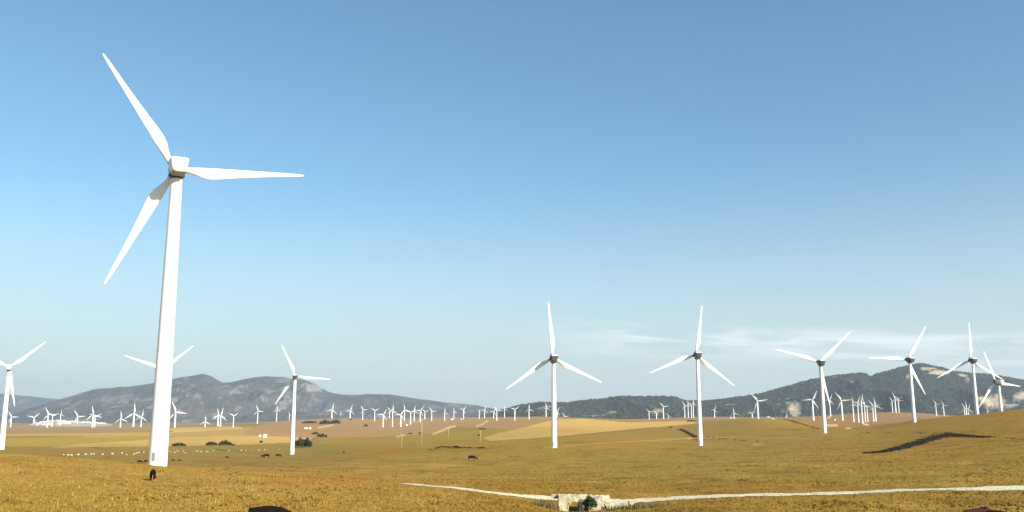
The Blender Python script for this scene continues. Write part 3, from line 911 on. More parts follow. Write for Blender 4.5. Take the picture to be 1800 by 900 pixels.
def cow_mesh(name, graze):
    P, E, R = [], [], []

    def v(p, r, prev=None):
        P.append(p); R.append(r)
        if prev is not None: E.append((prev, len(P) - 1))
        return len(P) - 1
    pel = v((-0.80, 0, 1.08), (0.31, 0.36))
    mid_ = v((-0.25, 0, 1.02), (0.36, 0.40), pel)
    ch = v((0.35, 0, 1.03), (0.33, 0.38), mid_)
    sh = v((0.70, 0, 1.08), (0.26, 0.32), ch)
    if graze:
        nk = v((1.05, 0.05, 0.92), (0.17, 0.22), sh)
        nk2 = v((1.28, 0.10, 0.62), (0.13, 0.17), nk)
        hd = v((1.42, 0.12, 0.40), (0.12, 0.14), nk2)
        mz = v((1.50, 0.13, 0.16), (0.085, 0.09), hd)
        ex, ez, eb = 1.32, 0.52, nk2
    else:
        nk = v((1.02, 0, 1.26), (0.16, 0.22), sh)
        nk2 = v((1.26, 0, 1.42), (0.13, 0.17), nk)
        hd = v((1.46, 0, 1.38), (0.12, 0.14), nk2)
        mz = v((1.72, 0, 1.20), (0.085, 0.09), hd)
        ex, ez, eb = 1.28, 1.48, nk2
    for s in (-1, 1):
        e = v((ex, s * 0.20 + P[eb][1], ez), 0.045, eb); v((ex - 0.02, s * 0.36 + P[eb][1], ez - 0.04), 0.03, e)
    for s in (-1, 1):
        a = v((0.62, s * 0.20, 0.78), (0.13, 0.12), sh); b = v((0.64, s * 0.20, 0.42), 0.075, a)
        c = v((0.63, s * 0.20, 0.10), 0.05, b); v((0.67, s * 0.20, 0.0), 0.065, c)
        a = v((-0.78, s * 0.20, 0.78), (0.17, 0.13), pel); b = v((-0.96, s * 0.20, 0.46), 0.085, a)
        c = v((-0.90, s * 0.20, 0.12), 0.052, b); v((-0.86, s * 0.20, 0.0), 0.065, c)
    t = v((-1.08, 0, 1.22), 0.06, pel); t = v((-1.14, 0, 0.80), 0.025, t); v((-1.13, 0, 0.48), 0.05, t)
    return skin_mesh(name, P, E, R, 0, 2)


def horn_mesh(graze, sd_):
    bm = bmesh.new()
    o = Vector((1.30, 0.10, 0.62)) if graze else Vector((1.34, 0, 1.53))
    pts = [(0, 0.10, 0), (0.02, 0.22, 0.07), (0.06, 0.28, 0.20), (0.08, 0.26, 0.32)]
    rings = []
    for k, (x, y, z) in enumerate(pts):
        r = 0.034 * (1 - k / 3.4)
        rings.append([o + Vector((x + r * math.cos(i * PI / 3), sd_ * y, z + r * math.sin(i * PI / 3))) for i in range(6)])
    loft(bm, rings)
    bmesh.ops.recalc_face_normals(bm, faces=bm.faces)
    return mesh_bm('horn', bm, True)


def muzzle_mesh():
    bm = bmesh.new()
    bmesh.ops.create_icosphere(bm, subdivisions=2, radius=1.0)
    for v in bm.verts:
        v.co = Vector((1.50 + v.co.x * 0.10, 0.13 + v.co.y * 0.115, 0.17 + v.co.z * 0.12))
    return mesh_bm('muzzle', bm, True)


MZ = flat(muzzle_mesh(), MUZ)
CW = {}
for gr in (True, False):
    CW[gr] = cow_mesh('cow_body', gr)
HRN = {(gr, q): flat(horn_mesh(gr, q), HORN) for gr in (True, False) for q in (-1, 1)}
COWME = {}


def cow(loc, rz, s, graze, label, group, m=COWM, parts=False, tilt=0.0):
    key = (graze, m.name)
    if key not in COWME:
        me = CW[graze].copy(); me.materials.clear(); me.materials.append(m); COWME[key] = me
    if parts:
        e = empty('cow', loc, rz, label, 'cow', group); e.scale = (s, s, s)
        if graze:
            link('muzzle', MZ, None, e)
        link('body', COWME[key], None, e); [link('horn', HRN[(graze, q)], None, e) for q in (-1, 1)]
    else:
        e = link('cow', COWME[key]); e.location = loc; e.rotation_euler = (0, 0, rz); e.scale = (s, s, s)
        tag(e, label, 'cow', group)
    return e


GCW = 'cattle grazing on the pasture'


def cow_top(px, py, d, s, rz, graze, label, m=COWM, parts=False):
    best = None
    for dd in np.arange(40, 140, 0.5):
        p = on_ground(px, dd)
        t_ = project(p.x, p.y, p.z + 1.42 * s)[1] if d is None else abs(dd - d) + py
        if best is None or abs(t_ - py) < best[0]: best = (abs(t_ - py), p)
    p = best[1]
    return cow(p, rz, s, graze, label, GCW, m, parts)


cow_top(473, 889, None, 1.0, 0.10, True, 'nearest black cow, only its back showing at the bottom edge', COWM, True)
cow_top(268, 838, 109, 0.95, -PI / 2 + 0.45, True, 'black cow facing us with lowered brown head below the largest tower', COWM, True)
cow_top(1712, 894, None, 0.95, 0.35, False, 'reddish brown cow back at the bottom right edge', COWB, True)
cow_top(1748, 895, None, 0.92, PI - 0.3, True, 'black cow at the bottom right edge, right of the brown one', COWM, True)
for px, py, rz, s, lab in [
    (245, 813.5, 0.1, 0.6, 'small black cow left of the tall tower foot, farther from it'),
    (257, 813, PI, 0.65, 'small black cow touching the left side of the large tower foot'),
    (304, 810, 0.3, 0.5, 'small black cow just right of the large tower foot'),
    (316, 810, PI - .2, 0.5, 'second small black cow right of the large tower foot'),
    (399, 805, 0.0, 0.7, 'lone tiny black cow below the middle dark bushes'),
    (461, 803, 0.4, 0.8, 'small calf-sized black cow left of a bigger one'),
    (468, 804, PI, 1.35, 'bigger black cow of the two left of the round tree tower'),
    (489, 803, 0.2, 1.25, 'black cow nearest to the turbine by the round tree'),
    (604, 796, 1.2, 0.8, 'tiny dark cow standing alone right of the round tree'),
    (830, 809, 0.1, 1.2, 'lone black cow in the middle of the empty pasture'),
    (802, 788, 0.1, 1.1, 'black cow at the end of a thin dark line')]:
    p = ray_ground(px, py + 1.0)
    cow(p, rz, s, True, lab, GCW)


def sheep_mesh():
    P, E, R = [], [], []

    def v(p, r, prev=None):
        P.append(p); R.append(r)
        if prev is not None: E.append((prev, len(P) - 1))
        return len(P) - 1
    a = v((-0.35, 0, 0.62), (0.27, 0.27)); b = v((0.05, 0, 0.62), (0.31, 0.31), a); c = v((0.38, 0, 0.64), (0.25, 0.27), b)
    n = v((0.58, 0, 0.66), (0.13, 0.15), c); h = v((0.75, 0, 0.58), (0.1, 0.11), n); v((0.90, 0, 0.46), 0.06, h)
    for s in (-1, 1):
        for x, q in ((0.36, c), (-0.38, a)):
            k = v((x, s * 0.14, 0.30), 0.07, q); v((x, s * 0.14, 0.0), 0.045, k)
    return skin_mesh('sheep', P, E, R, 0, 1)


SH = flat(sheep_mesh(), WOOL)
GS = 'white sheep scattered in a line over the olive pasture'
sheep_px = [(112, 800.5), (120, 801), (126, 801.5), (137, 800.5), (150, 800), (160, 799.5), (165, 799), (180, 800), (198, 799), (215, 797.5), (222, 800), (234, 800.5), (236, 799), (240, 797.5), (244, 796.5), (253, 796),
            (299, 794.5), (307, 796), (312, 793.5), (322, 794), (326, 797), (345, 794), (348, 793.5), (354, 795), (363, 794), (365, 796), (375, 793), (402, 793), (424, 792.5), (432, 793), (443, 792), (455, 792), (466, 791.5), (491, 790)]
for px, py in sheep_px:
    p = ray_ground(px, py)
    o = link('sheep', SH); o.location = p; o.rotation_euler = (0, 0, random.uniform(0, 6.28))
    s = random.uniform(0.65, 1.0); o.scale = (s, s, s)
    tag(o, 'white sheep, one pale speck in the line across the olive pasture', 'sheep', GS)


# ------------------------------------------------------------------ vegetation
def leaf_cloud(n, centres, leaf, cols, flat_=1.0, seed=0):
    """leaf faces spread through several clumps; centres = (x, y, z, rx, ry, rz)"""
    r = np.random.default_rng(seed)
    ce = np.array(centres, float)
    vol = ce[:, 3] * ce[:, 4] * ce[:, 5]
    k = r.choice(len(ce), n, p=vol / vol.sum())
    d = r.standard_normal((n, 3)); d /= np.linalg.norm(d, axis=1)[:, None]
    rad = r.random(n) ** 0.45
    p = ce[k, :3] + d * rad[:, None] * ce[k, 3:]
    u = r.standard_normal((n, 3)); u /= np.linalg.norm(u, axis=1)[:, None]
    w = np.cross(u, r.standard_normal((n, 3))); w /= np.linalg.norm(w, axis=1)[:, None]
    s = leaf * r.uniform(0.5, 1.4, n)[:, None]
    V = np.stack([p - u * s, p + w * s * 0.5, p + u * s, p - w * s * 0.5], 1).reshape(-1, 3)
    V[:, 2] = np.maximum(V[:, 2], 0.02)
    Fc = np.arange(4 * n).reshape(-1, 4)
    c0 = np.array(cols[0]); c1 = np.array(cols[1])
    t = np.clip(0.5 + 0.8 * (r.random(len(ce))[k] - 0.5) + 0.6 * (r.random(n) - 0.5), 0, 1)[:, None]
    cc = np.repeat(c0 * (1 - t) + c1 * t, 4, 0)
    return V, Fc, cc


def bush(name, loc, w, h, n, leaf, cols, label, cat, seed, group=None, d=None, trunk=0.25):
    r = random.Random(seed)
    root = empty(name, loc, 0, label, cat, group)
    d = d or w
    cs = []
    m = max(4, int(round(w / h * 4)) + 3)
    for i in range(m):
        f = (i + 0.5) / m * 2 - 1
        x = f * w / 2 * 0.82; y = r.uniform(-.3, .3) * d
        hh = h * r.uniform(0.62, 1.0) * (1 - 0.45 * f * f)
        cs.append((x, y, hh * 0.58, w / m * r.uniform(1.0, 1.5), d * 0.28, hh * 0.42))
    V, Fc, cc = leaf_cloud(n, cs, leaf, cols, seed=seed)
    link('crown', mesh_np('crown', V, Fc, cc), FOLI, root)
    bm = bmesh.new()
    for i in range(1):
        x0 = r.uniform(-.05, .05) * w; x1 = r.uniform(-.15, .15) * w
        R_ = h * 0.035
        loft(bm, [circ(R_ * 1.4, -0.1, 6, x0, 0), circ(R_, h * trunk, 6, (x0 + x1) / 2, 0), circ(R_ * 0.5, h * 0.65, 6, x1, r.uniform(-.1, .1) * d)])
    link('trunk', mesh_bm('trunk', bm, True), BARK, root)
    return root


DG = ((0.018, 0.026, 0.010), (0.055, 0.068, 0.024))
BR = ((0.05, 0.035, 0.016), (0.11, 0.08, 0.04))
OL = ((0.035, 0.035, 0.014), (0.09, 0.085, 0.035))


def veg(px, py, wpx, hpx, label, seed, cols=DG, name='bush', cat='bush', n=900, group=None):
    p = ray_ground(px, py)
    dep_ = p.y * CT + p.z * ST
    w = wpx * dep_ / F; h = hpx * dep_ / F
    return bush(name, p, w, h, n, w * 0.035 + h * 0.035, cols, label, cat, seed, group, d=max(w * 0.5, h * 0.7))


veg(533, 787, 34, 20, 'round dark green tree right beside the tower base', 1, DG, 'tree', 'tree', 1800)
veg(314, 784.5, 26, 7, 'low dark bush just right of the large tower', 2)
veg(372, 783.5, 22, 8, 'left half of the dark bush clump on the pale stubble strip', 3)
veg(395, 783.5, 24, 11, 'taller right half of the dark bush clump on the pale stubble strip', 4)
veg(410, 783.5, 8, 4, 'small bush at the right end of the dark clump', 41)
veg(459, 779, 6, 6, 'single small dark bush below the little white house', 5)
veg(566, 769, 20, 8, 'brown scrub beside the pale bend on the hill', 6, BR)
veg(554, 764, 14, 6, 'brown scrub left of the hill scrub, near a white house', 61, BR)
veg(573, 746, 26, 9, 'dark green clump of trees at the left end of the brown hill', 7, ((0.02, 0.034, 0.014), (0.06, 0.08, 0.035)), 'tree', 'tree')
veg(590, 745, 20, 8, 'green tree clump at the foot of the first hill turbine', 71, ((0.02, 0.034, 0.014), (0.06, 0.08, 0.035)), 'tree', 'tree')
veg(545, 744, 30, 4, 'flat dark hedge left of the green tree clump', 72, DG)
veg(643, 750, 9, 5, 'lone dark brown bush on the open brown hill', 8, BR)
veg(616, 738, 6, 3, 'small bush at the feet of hill turbine', 81, BR)
veg(738, 763, 5, 5, 'little bush where the thin utility pole stands', 9, OL)
veg(721, 763, 8, 3, 'flat little bush left of the utility pole', 91, OL)
veg(842, 767, 4, 5, 'little bush at the tip of the golden stubble field', 10, OL)
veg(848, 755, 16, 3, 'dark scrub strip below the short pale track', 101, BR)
veg(1179, 752, 7, 3, 'small bush on the upper edge of the golden stubble field', 11, OL)
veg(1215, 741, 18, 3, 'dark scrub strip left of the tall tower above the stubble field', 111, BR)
# green fig bush and dry reeds at the culvert
p = on_ground(1038, 113.2)
bush('bush', (p.x, p.y, -10.6), 1.7, 1.9, 2200, 0.10, ((0.02, 0.045, 0.012), (0.07, 0.11, 0.03)), 'green bush growing against the ruined stone culvert', 'bush', 20, d=1.4)


def reeds(name, centre, w, d, h, n, cols, label, cat, seed):
    r = np.random.default_rng(seed)
    x = r.normal(0, w / 3.2, n); y = r.normal(0, d / 3, n)
    z = ground(x + centre.x, y + centre.y) - centre.z
    hh = h * r.uniform(0.45, 1.1, n); lean = r.normal(0, 0.22, (n, 2)); wd = r.uniform(0.02, 0.05, n)
    a = r.uniform(0, PI, n)
    V = np.stack([np.stack([x - wd * np.cos(a), y - wd * np.sin(a), z - 0.05], -1), np.stack([x + wd * np.cos(a), y + wd * np.sin(a), z - 0.05], -1),
                  np.stack([x + lean[:, 0] * hh, y + lean[:, 1] * hh, z + hh], -1)], 1).reshape(-1, 3)
    t = r.random((n, 1)); cc = np.repeat(np.array(cols[0]) * (1 - t) + np.array(cols[1]) * t, 3, 0)
    o = link(name, mesh_np(name, V, np.arange(3 * n).reshape(-1, 3), cc), FOLI)
    o.location = centre
    return tag(o, label, cat)


reeds('reed_clump', on_ground(962, 114.5), 2.4, 1.2, 1.0, 700, ((0.10, 0.065, 0.035), (0.26, 0.19, 0.09)), 'brown dry reeds at the left end of the stone culvert', 'reeds', 5)
reeds('weed_clump', on_ground(1112, 111), 6.0, 2.0, 0.7, 900, ((0.06, 0.05, 0.02), (0.20, 0.16, 0.06)), 'dark weeds in the ditch right of the culvert', 'weeds', 6)

# grass and dry tufts nobody could count
def grass(name, n, y0, y1, x0, x1, hmin, hmax, wid, palette, label, seed, blades=4, patchy=0.0, power=1.0):
    r = np.random.default_rng(seed)
    t = r.random(n) ** power
    Y = y0 * (y1 / y0) ** t
    px = r.uniform(x0, x1, n)
    X = (px - 900) / F * Y * CT
    if patchy:
        k = (fbm(X / 6.0, Y / 8.0, 3, seed) > patchy) & (r.random(n) < np.clip((px + 100) / 1300, 0.03, 1)) & ~((Y > 116.5) & (Y < 130) & (px > 700))
        X, Y = X[k], Y[k]; n = len(X)
    X = np.repeat(X, blades) + r.normal(0, 0.10, n * blades); Y = np.repeat(Y, blades) + r.normal(0, 0.10, n * blades)
    # keep off the road
    Z = ground(X, Y)
    N_ = len(X)
    h = r.uniform(hmin, hmax, N_) * np.clip((Y - 20) / 30, 0.02, 1); w = wid * r.uniform(0.6, 1.4, N_) * np.clip(Y / 50, 0.4, 1); a = r.uniform(0, PI, N_)
    lx = r.normal(0.06, 0.22, N_) * h; ly = r.normal(0, 0.22, N_) * h
    V = np.stack([np.stack([X - w * np.cos(a), Y - w * np.sin(a), Z - 0.03], -1), np.stack([X + w * np.cos(a), Y + w * np.sin(a), Z - 0.03], -1),
                  np.stack([X + lx, Y + ly, Z + h], -1)], 1).reshape(-1, 3)
    pal = np.array(palette); idx = np.repeat(r.choice(len(pal), n), blades)
    cc = pal[idx] * r.uniform(0.75, 1.25, (N_, 1))
    cc = np.repeat(cc, 3, 0)
    o = link(name, mesh_np(name, V, np.arange(3 * N_).reshape(-1, 3), cc), GRASSM)
    return tag(o, label, 'grass', kind='stuff')


gold = [A(200, 162, 82), A(190, 150, 72), A(178, 142, 66), A(194, 158, 80), A(174, 138, 62)]
grass('dry_grass', 95000, 24, 175, -700, 1000, 0.03, 0.13, 0.06, gold, 'golden dry grass over the near left rise', 1, 4)
oliv = [A(182, 148, 68), A(170, 134, 58), A(156, 124, 52), A(176, 140, 62)]
grass('pasture_grass', 80000, 24, 420, 820, 2700, 0.06, 0.22, 0.06, oliv, 'short tan grass on the right pasture slope', 2, 3)
grass('dry_weeds', 42000, 40, 620, -500, 2500, 0.06, 0.26, 0.10, [A(138, 106, 46), A(150, 116, 52), A(124, 98, 42)], 'brown thistle tufts speckling the right hillside', 3, 4, 0.17)
grass('tall_straw', 900, 48, 150, -120, 900, 0.2, 0.5, 0.02, [A(235, 205, 130), A(222, 190, 110)], 'pale straw stems standing above the near grass', 4, 3)


# ------------------------------------------------------------------ dark leaf tufts along the painted streaks
def streak_tufts():
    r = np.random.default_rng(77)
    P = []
    for line, n, gs_ in STREAKS:
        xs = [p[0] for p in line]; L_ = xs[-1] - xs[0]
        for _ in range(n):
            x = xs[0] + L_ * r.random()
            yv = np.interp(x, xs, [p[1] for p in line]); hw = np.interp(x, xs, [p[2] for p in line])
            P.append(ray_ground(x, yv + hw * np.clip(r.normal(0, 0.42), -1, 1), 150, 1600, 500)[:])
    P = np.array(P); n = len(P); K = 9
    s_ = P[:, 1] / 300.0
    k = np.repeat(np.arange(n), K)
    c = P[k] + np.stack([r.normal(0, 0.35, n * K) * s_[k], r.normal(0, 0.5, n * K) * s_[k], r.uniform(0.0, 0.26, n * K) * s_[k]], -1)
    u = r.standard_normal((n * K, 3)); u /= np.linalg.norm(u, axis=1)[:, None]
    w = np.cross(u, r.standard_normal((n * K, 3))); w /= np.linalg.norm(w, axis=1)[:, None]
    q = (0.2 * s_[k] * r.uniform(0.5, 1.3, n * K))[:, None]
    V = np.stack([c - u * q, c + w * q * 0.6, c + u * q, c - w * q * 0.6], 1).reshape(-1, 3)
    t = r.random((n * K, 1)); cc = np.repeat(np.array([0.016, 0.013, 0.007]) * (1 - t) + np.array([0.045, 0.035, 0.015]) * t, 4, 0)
    o = link('streak_tufts', mesh_np('streak_tufts', V, np.arange(4 * n * K).reshape(-1, 4), cc), FOLI)
    tag(o, 'dark low tufts in thin streaks across the right pasture', 'scrub', kind='stuff')


streak_tufts()

# ------------------------------------------------------------------ culvert
def culvert():
    root = empty('stone_culvert', (0, 0, 0), 0, 'ruined pale stone culvert with arches carrying the white road', 'culvert')
    d = 114.5
    y = d * CT
    s = d / F

    def X(px): return (px - 900) * s
    zt = lambda px, py: at(px, py, d).z
    # wall outline with arches opening at its foot
    top = [(978, 865), (984, 866), (992, 865), (1000, 867), (1012, 866.5), (1024, 868), (1034, 872), (1042, 870), (1050, 868), (1058, 870), (1062, 873)]
    bot_y = 906

    def arch(cx, hw, spring, crown, n=12):
        pts = [(cx + hw, bot_y)]
        for i in range(n + 1):
            a = PI * i / n
            pts.append((cx + hw * math.cos(a), spring - (spring - crown) * math.sin(a)))
        pts.append((cx - hw, bot_y))
        return pts
    out = list(top) + [(1063, bot_y)]
    out += arch(1054.5, 3.6, 885, 879) + arch(1026, 5.5, 884, 878) + arch(1004.5, 9.5, 886, 875) + [(978, bot_y)]
    bm = bmesh.new()
    fr = [bm.verts.new((X(a), y, zt(a, b))) for a, b in out]
    bk = [bm.verts.new((X(a), y + 2.6, zt(a, b))) for a, b in out]
    f1 = bm.faces.new(fr); f2 = bm.faces.new(list(reversed(bk)))
    n = len(out)
    for i in range(n):
        bm.faces.new((fr[i], fr[(i + 1) % n], bk[(i + 1) % n], bk[i]))
    bmesh.ops.triangulate(bm, faces=[f1, f2])
    bmesh.ops.subdivide_edges(bm, edges=[e for e in bm.edges if e.calc_length() > 0.7], cuts=2)
    for v in bm.verts:
        q = v.co * 1.7
        v.co += Vector((0.05 * math.sin(q.x * 3.1 + q.z * 5), 0.03 * math.sin(q.x * 2.3 + q.z * 5.7), 0.05 * math.sin(q.x * 7 + 1)))
    bmesh.ops.recalc_face_normals(bm, faces=bm.faces)
    link('arched_wall', mesh_bm('arched_wall', bm), STONE, root)
    # arch ring of dressed stones standing a little proud
    bm = bmesh.new()
    for (cx, hw, sp, cr) in ((1004.5, 9.5, 886, 875),):
        for i in range(9):
            a0, a1 = PI * (i + 0.06) / 9, PI * (i + 0.94) / 9
            q = []
            for k, a in ((1.0, a0), (1.24, a0), (1.24, a1), (1.0, a1)):
                q.append((cx + hw * k * math.cos(a), sp - (sp - cr) * k * math.sin(a)))
            fr = [(X(a), y - 0.10, zt(a, b)) for a, b in q]; bk = [(X(a), y + 0.3, zt(a, b)) for a, b in q]
            loft(bm, [fr, bk])
    bmesh.ops.recalc_face_normals(bm, faces=bm.faces)
    link('arch_ring', mesh_bm('arch_ring', bm), STONE, root)
    # tumbled wing wall to the right
    bm = bmesh.new()
    xs = np.linspace(1063.5, 1104, 26)
    ft, bt, fb, bb = [], [], [], []
    for k, px in enumerate(xs):
        tp = 876 + (px - 1063) * 0.20 + 0.8 * math.sin(px * 0.35) + random.uniform(-.3, .3)
        y0 = y + 0.4 + random.uniform(-.02, .02)
        for lst, yy, pp in ((ft, y0, tp), (bt, y0 + 0.9, tp - 0.5), (fb, y0 - 0.1, 905), (bb, y0 + 1.0, 905)):
            lst.append((X(px), yy, zt(px, pp)))
    loft(bm, [list(q) for q in zip(fb, ft, bt, bb)])
    bmesh.ops.recalc_face_normals(bm, faces=bm.faces)
    link('wing_wall', mesh_bm('wing_wall', bm), STONE, root)
    bm = bmesh.new()
    for i in range(60):
        px = random.uniform(1062, 1112); py = random.uniform(879, 891) - (px - 1064) * 0.03
        c = at(px, py, d - random.uniform(0.3, 1.6)); c.z = gz(c.x, c.y) + 0.08; r = random.uniform(0.10, 0.30)
        vs = box(bm, c.x - r, c.x + r, c.y - r * 0.7, c.y + r * 0.7, c.z - r * 0.6, c.z + r * 0.5)
        M = Matrix.Rotation(random.uniform(-.5, .5), 3, 'Y') @ Matrix.Rotation(random.uniform(-.8, .8), 3, 'Z')
        for v_ in vs:
            v_.co = c + M @ (v_.co - c) * random.uniform(0.8, 1.15)
    tag(link('rubble', mesh_bm('rubble', bm), STONE, root), kind='stuff')
    # stone deck kerb
    bm = bmesh.new()
    rings = []
    for i in range(40):
        px = 968 + 100 * i / 39
        zz = zt(1010, 866) + 0.05 * math.sin(i * 1.7) - (0.10 if i > 26 else 0)
        rings.append([(X(px), y + 2.62, zz - 0.5), (X(px), y + 2.95, zz - 0.5), (X(px), y + 2.95, zz), (X(px), y + 2.62, zz + random.uniform(-.03, .03))])
    loft(bm, rings)
    bmesh.ops.recalc_face_normals(bm, faces=bm.faces)
    link('kerb', mesh_bm('kerb', bm), STONE, root)
    # earth between the arches, dark inside the vault
    return root


culvert()
for px, top, lab in ((1016, 860.5, 'thin dark fence post left of the green bush on the culvert'), (1065, 861, 'thin dark fence post right of the green bush on the culvert')):
    p = on_ground(px, 117.8)
    bm = bmesh.new()
    loft(bm, [circ(0.06, -0.3, 8), circ(0.055, 1.0, 8), circ(0.02, 1.06, 8)])
    o = link('fence_post', mesh_bm('fence_post', bm, True), BARK); o.location = p
    tag(o, lab, 'fence post', 'fence posts by the culvert')


# ------------------------------------------------------------------ poles, huts, houses, stones
def pole_mesh(h):
    bm = bmesh.new()
    loft(bm, [circ(0.20, -0.3, 10), circ(0.13, h, 10)])
    p = mesh_bm('pole', bm, True); p.materials.append(WOOD)
    bm = bmesh.new()
    box(bm, -0.9, 0.9, -0.09, 0.09, h - 0.5, h - 0.35)
    for x in (-0.8, 0, 0.8):
        loft(bm, [circ(0.05, h - 0.345, 8, x), circ(0.08, h - 0.2, 8, x), circ(0.04, h - 0.08, 8, x)])
    c_ = mesh_bm('crossarm', bm); c_.materials.append(WOOD)
    return p, c_


for px, top, bot, lab in ((706, 763, 791, 'thin pale utility pole standing left on the green hill foot'), (741, 737, 785, 'tallest thin utility pole, reaching up among the hill turbines'),
                          (788, 752, 772, 'faint short utility pole right of the tallest pole'), (844, 758, 778, 'faint utility pole at the stubble field tip')):
    p = ray_ground(px, bot)
    dd = p.y * CT + p.z * ST
    h = (bot - top) * dd / F
    e = empty('utility_pole', p, 0.4, lab, 'utility pole', 'utility poles across the plain')
    a_, b_ = pole_mesh(h)
    link('pole', a_, None, e); link('crossarm', b_, None, e)


def hut_mesh():
    bm = bmesh.new()
    box(bm, -2, 2, -1.5, 1.5, -0.4, 2.8, 0)
    box(bm, -2.2, 2.2, -1.7, 1.7, 2.802, 3.05, 1)
    box(bm, -0.5, 0.5, -1.53, -1.45, 0.0, 2.1, 2)
    me = mesh_bm('hut', bm)
    for m in (LIME, CONC, DOORM): me.materials.append(m)
    return me


HUT = hut_mesh()
for px, py, s, lab in ((715, 748.5, 1.1, 'white hut under the crowded hill row'), (794, 738.5, 1.4, 'white hut between the cross shaped turbines'), (811, 738, 1.0, 'small white hut at the lopsided Y turbine'),
                       (884, 731, 1.4, 'white hut by the turbine at the dark wood edge'), (1285, 735, 1.1, 'white hut beside the low turbine left of the stony knoll'), (1467, 739, 1.2, 'white hut inside the curved track'),
                       (1554, 723, 1.3, 'white hut left of the round hilltop trio')):
    p = ray_ground(px, py)
    o = link('hut', HUT); o.location = p; o.rotation_euler = (0, 0, 0.3); o.scale = (s, s, s)
    tag(o, lab, 'hut', 'white transformer huts by the turbines')


def house_mesh(w, d, h, rh):
    bm = bmesh.new()
    box(bm, -w / 2, w / 2, -d / 2, d / 2, -3.0, h, 0)
    e = 0.4
    v = [bm.verts.new(p) for p in ((-w / 2 - e, -d / 2 - e, h + .004), (w / 2 + e, -d / 2 - e, h + .004), (w / 2 + e, d / 2 + e, h + .004), (-w / 2 - e, d / 2 + e, h + .004), (-w / 2 - e, 0, h + rh), (w / 2 + e, 0, h + rh))]
    for f in ((0, 1, 5, 4), (2, 3, 4, 5), (0, 4, 3), (1, 2, 5), (0, 3, 2, 1)):
        bm.faces.new([v[i] for i in f]).material_index = 1
    k = int(w // 3.2)
    for i in range(k):
        x = -w / 2 + (i + 0.5) * w / k
        box(bm, x - 0.5, x + 0.5, -d / 2 - 0.03, -d / 2 + 0.05, h * 0.4, h * 0.4 + 1.3, 2)
    me = mesh_bm('house', bm)
    for m in (LIME, TILE, DARKW): me.materials.append(m)
    return me


HS = [house_mesh(11, 8, 5.5, 1.6), house_mesh(16, 9, 6.5, 1.2), house_mesh(8, 8, 8.5, 1.2), house_mesh(22, 10, 5.0, 0.8)]
def village_at(px, f):
    """point of the pale knoll the village is built on"""
    hgt = float(np.interp(px, [10, 52, 72, 96, 116, 150, 186, 215], [0, 0.25, 0.75, 1.0, 0.95, 0.72, 0.62, 0.1]))
    sl = math.sin(min(f, 0.8) / 0.8 * PI / 2) * (1 if f <= 0.8 else 1 - (f - .8) / .2)
    py = 752.0 - 13.0 * hgt * sl + 0.25 * math.sin(px * 0.7 + f * 20)
    return at(px, py, 4150 + 1100 * f)


r_ = random.Random(4)
GV = 'white houses of the far village'
HV = [house_mesh(14, 9, 4.2, 1.0), house_mesh(20, 9, 4.6, 0.9), house_mesh(9, 8, 5.6, 1.0), house_mesh(26, 10, 3.8, 0.7)]
for i in range(130):
    px = 56 + 128 * r_.random() ** 1.15
    if px > 122 and r_.random() < 0.45: continue
    p = village_at(px, r_.uniform(0.25, 0.85) if px < 122 else r_.uniform(0.55, 0.8))
    o = link('house', HV[r_.randrange(4)]); o.location = p; o.rotation_euler = (0, 0, r_.uniform(-.5, .5))
    s = r_.uniform(0.8, 1.25); o.scale = (s, s, s)
    tag(o, 'small white house packed into the far village at the mountain foot', 'house', GV)
for px, py, k, s, lab in ((466, 769, 2, 0.5, 'little white farmhouse with dark side on the stubble strip'), (457, 768, 2, 0.3, 'tiny pale shed left of the little farmhouse'),
                          (538, 754, 0, 0.5, 'low white house just right of the tower by the round tree'), (545, 754.5, 2, 0.45, 'smaller pale house right of the low white house'),
                          (339, 741, 1, 1.2, 'white house at the mountain foot right of the large tower'), (348, 740, 0, 1.2, 'smaller white house at the mountain foot, right of another')):
    p = ray_ground(px, py)
    o = link('house', HS[k]); o.location = p; o.rotation_euler = (0, 0, 0.25); o.scale = (s, s, s)
    tag(o, lab, 'house', 'scattered white farmhouses')


def village_hill():
    # the pale knoll the village is built on
    n = 60; m = 24
    V = [village_at(10 + 205 * i / (n - 1), j / (m - 1))[:] for i in range(n) for j in range(m)]
    a = np.arange(n - 1)[:, None]; b = np.arange(m - 1)[None]
    Fc = np.stack([a * m + b, (a + 1) * m + b, (a + 1) * m + b + 1, a * m + b + 1], -1).reshape(-1, 4)
    o = link('village_hill', mesh_np('village_hill', V, Fc, None, True), mat('pale_hill_soil', (0.42, 0.34, 0.24), 0.95, 0.05, 0.2, 0.02))
    tag(o, kind='structure')


village_hill()


def boulder_mesh(seed):
    v, f = ico(2)
    r = np.random.default_rng(seed)
    v = v * (1 + 0.5 * fbm(v[:, 0] * 1.5 + seed, v[:, 1] * 1.5 + v[:, 2], 3, seed))[:, None] * np.array([1.2, 0.9, 0.75])
    return flat(mesh_np('boulder', v, f), STONE)


BO = [boulder_mesh(i) for i in range(3)]
for i, (px, py) in enumerate([(1327, 730), (1331, 729.5), (1337, 729.5), (1340, 730.5), (1345, 731), (1350, 732.5), (1354, 734), (1358, 735.5)]):
    p = ray_ground(px, py + 1.5)
    o = link('boulder', BO[i % 3]); o.location = p
    s = 1.1 * (p.y / 1000) * (1.5 if i % 2 else 1.0); o.scale = (s * 1.3, s, s); o.rotation_euler = (0, 0, i * 1.3)
    tag(o, 'pale boulder in the row over the top of the stony knoll', 'boulder', 'pale boulders on the stony knoll')

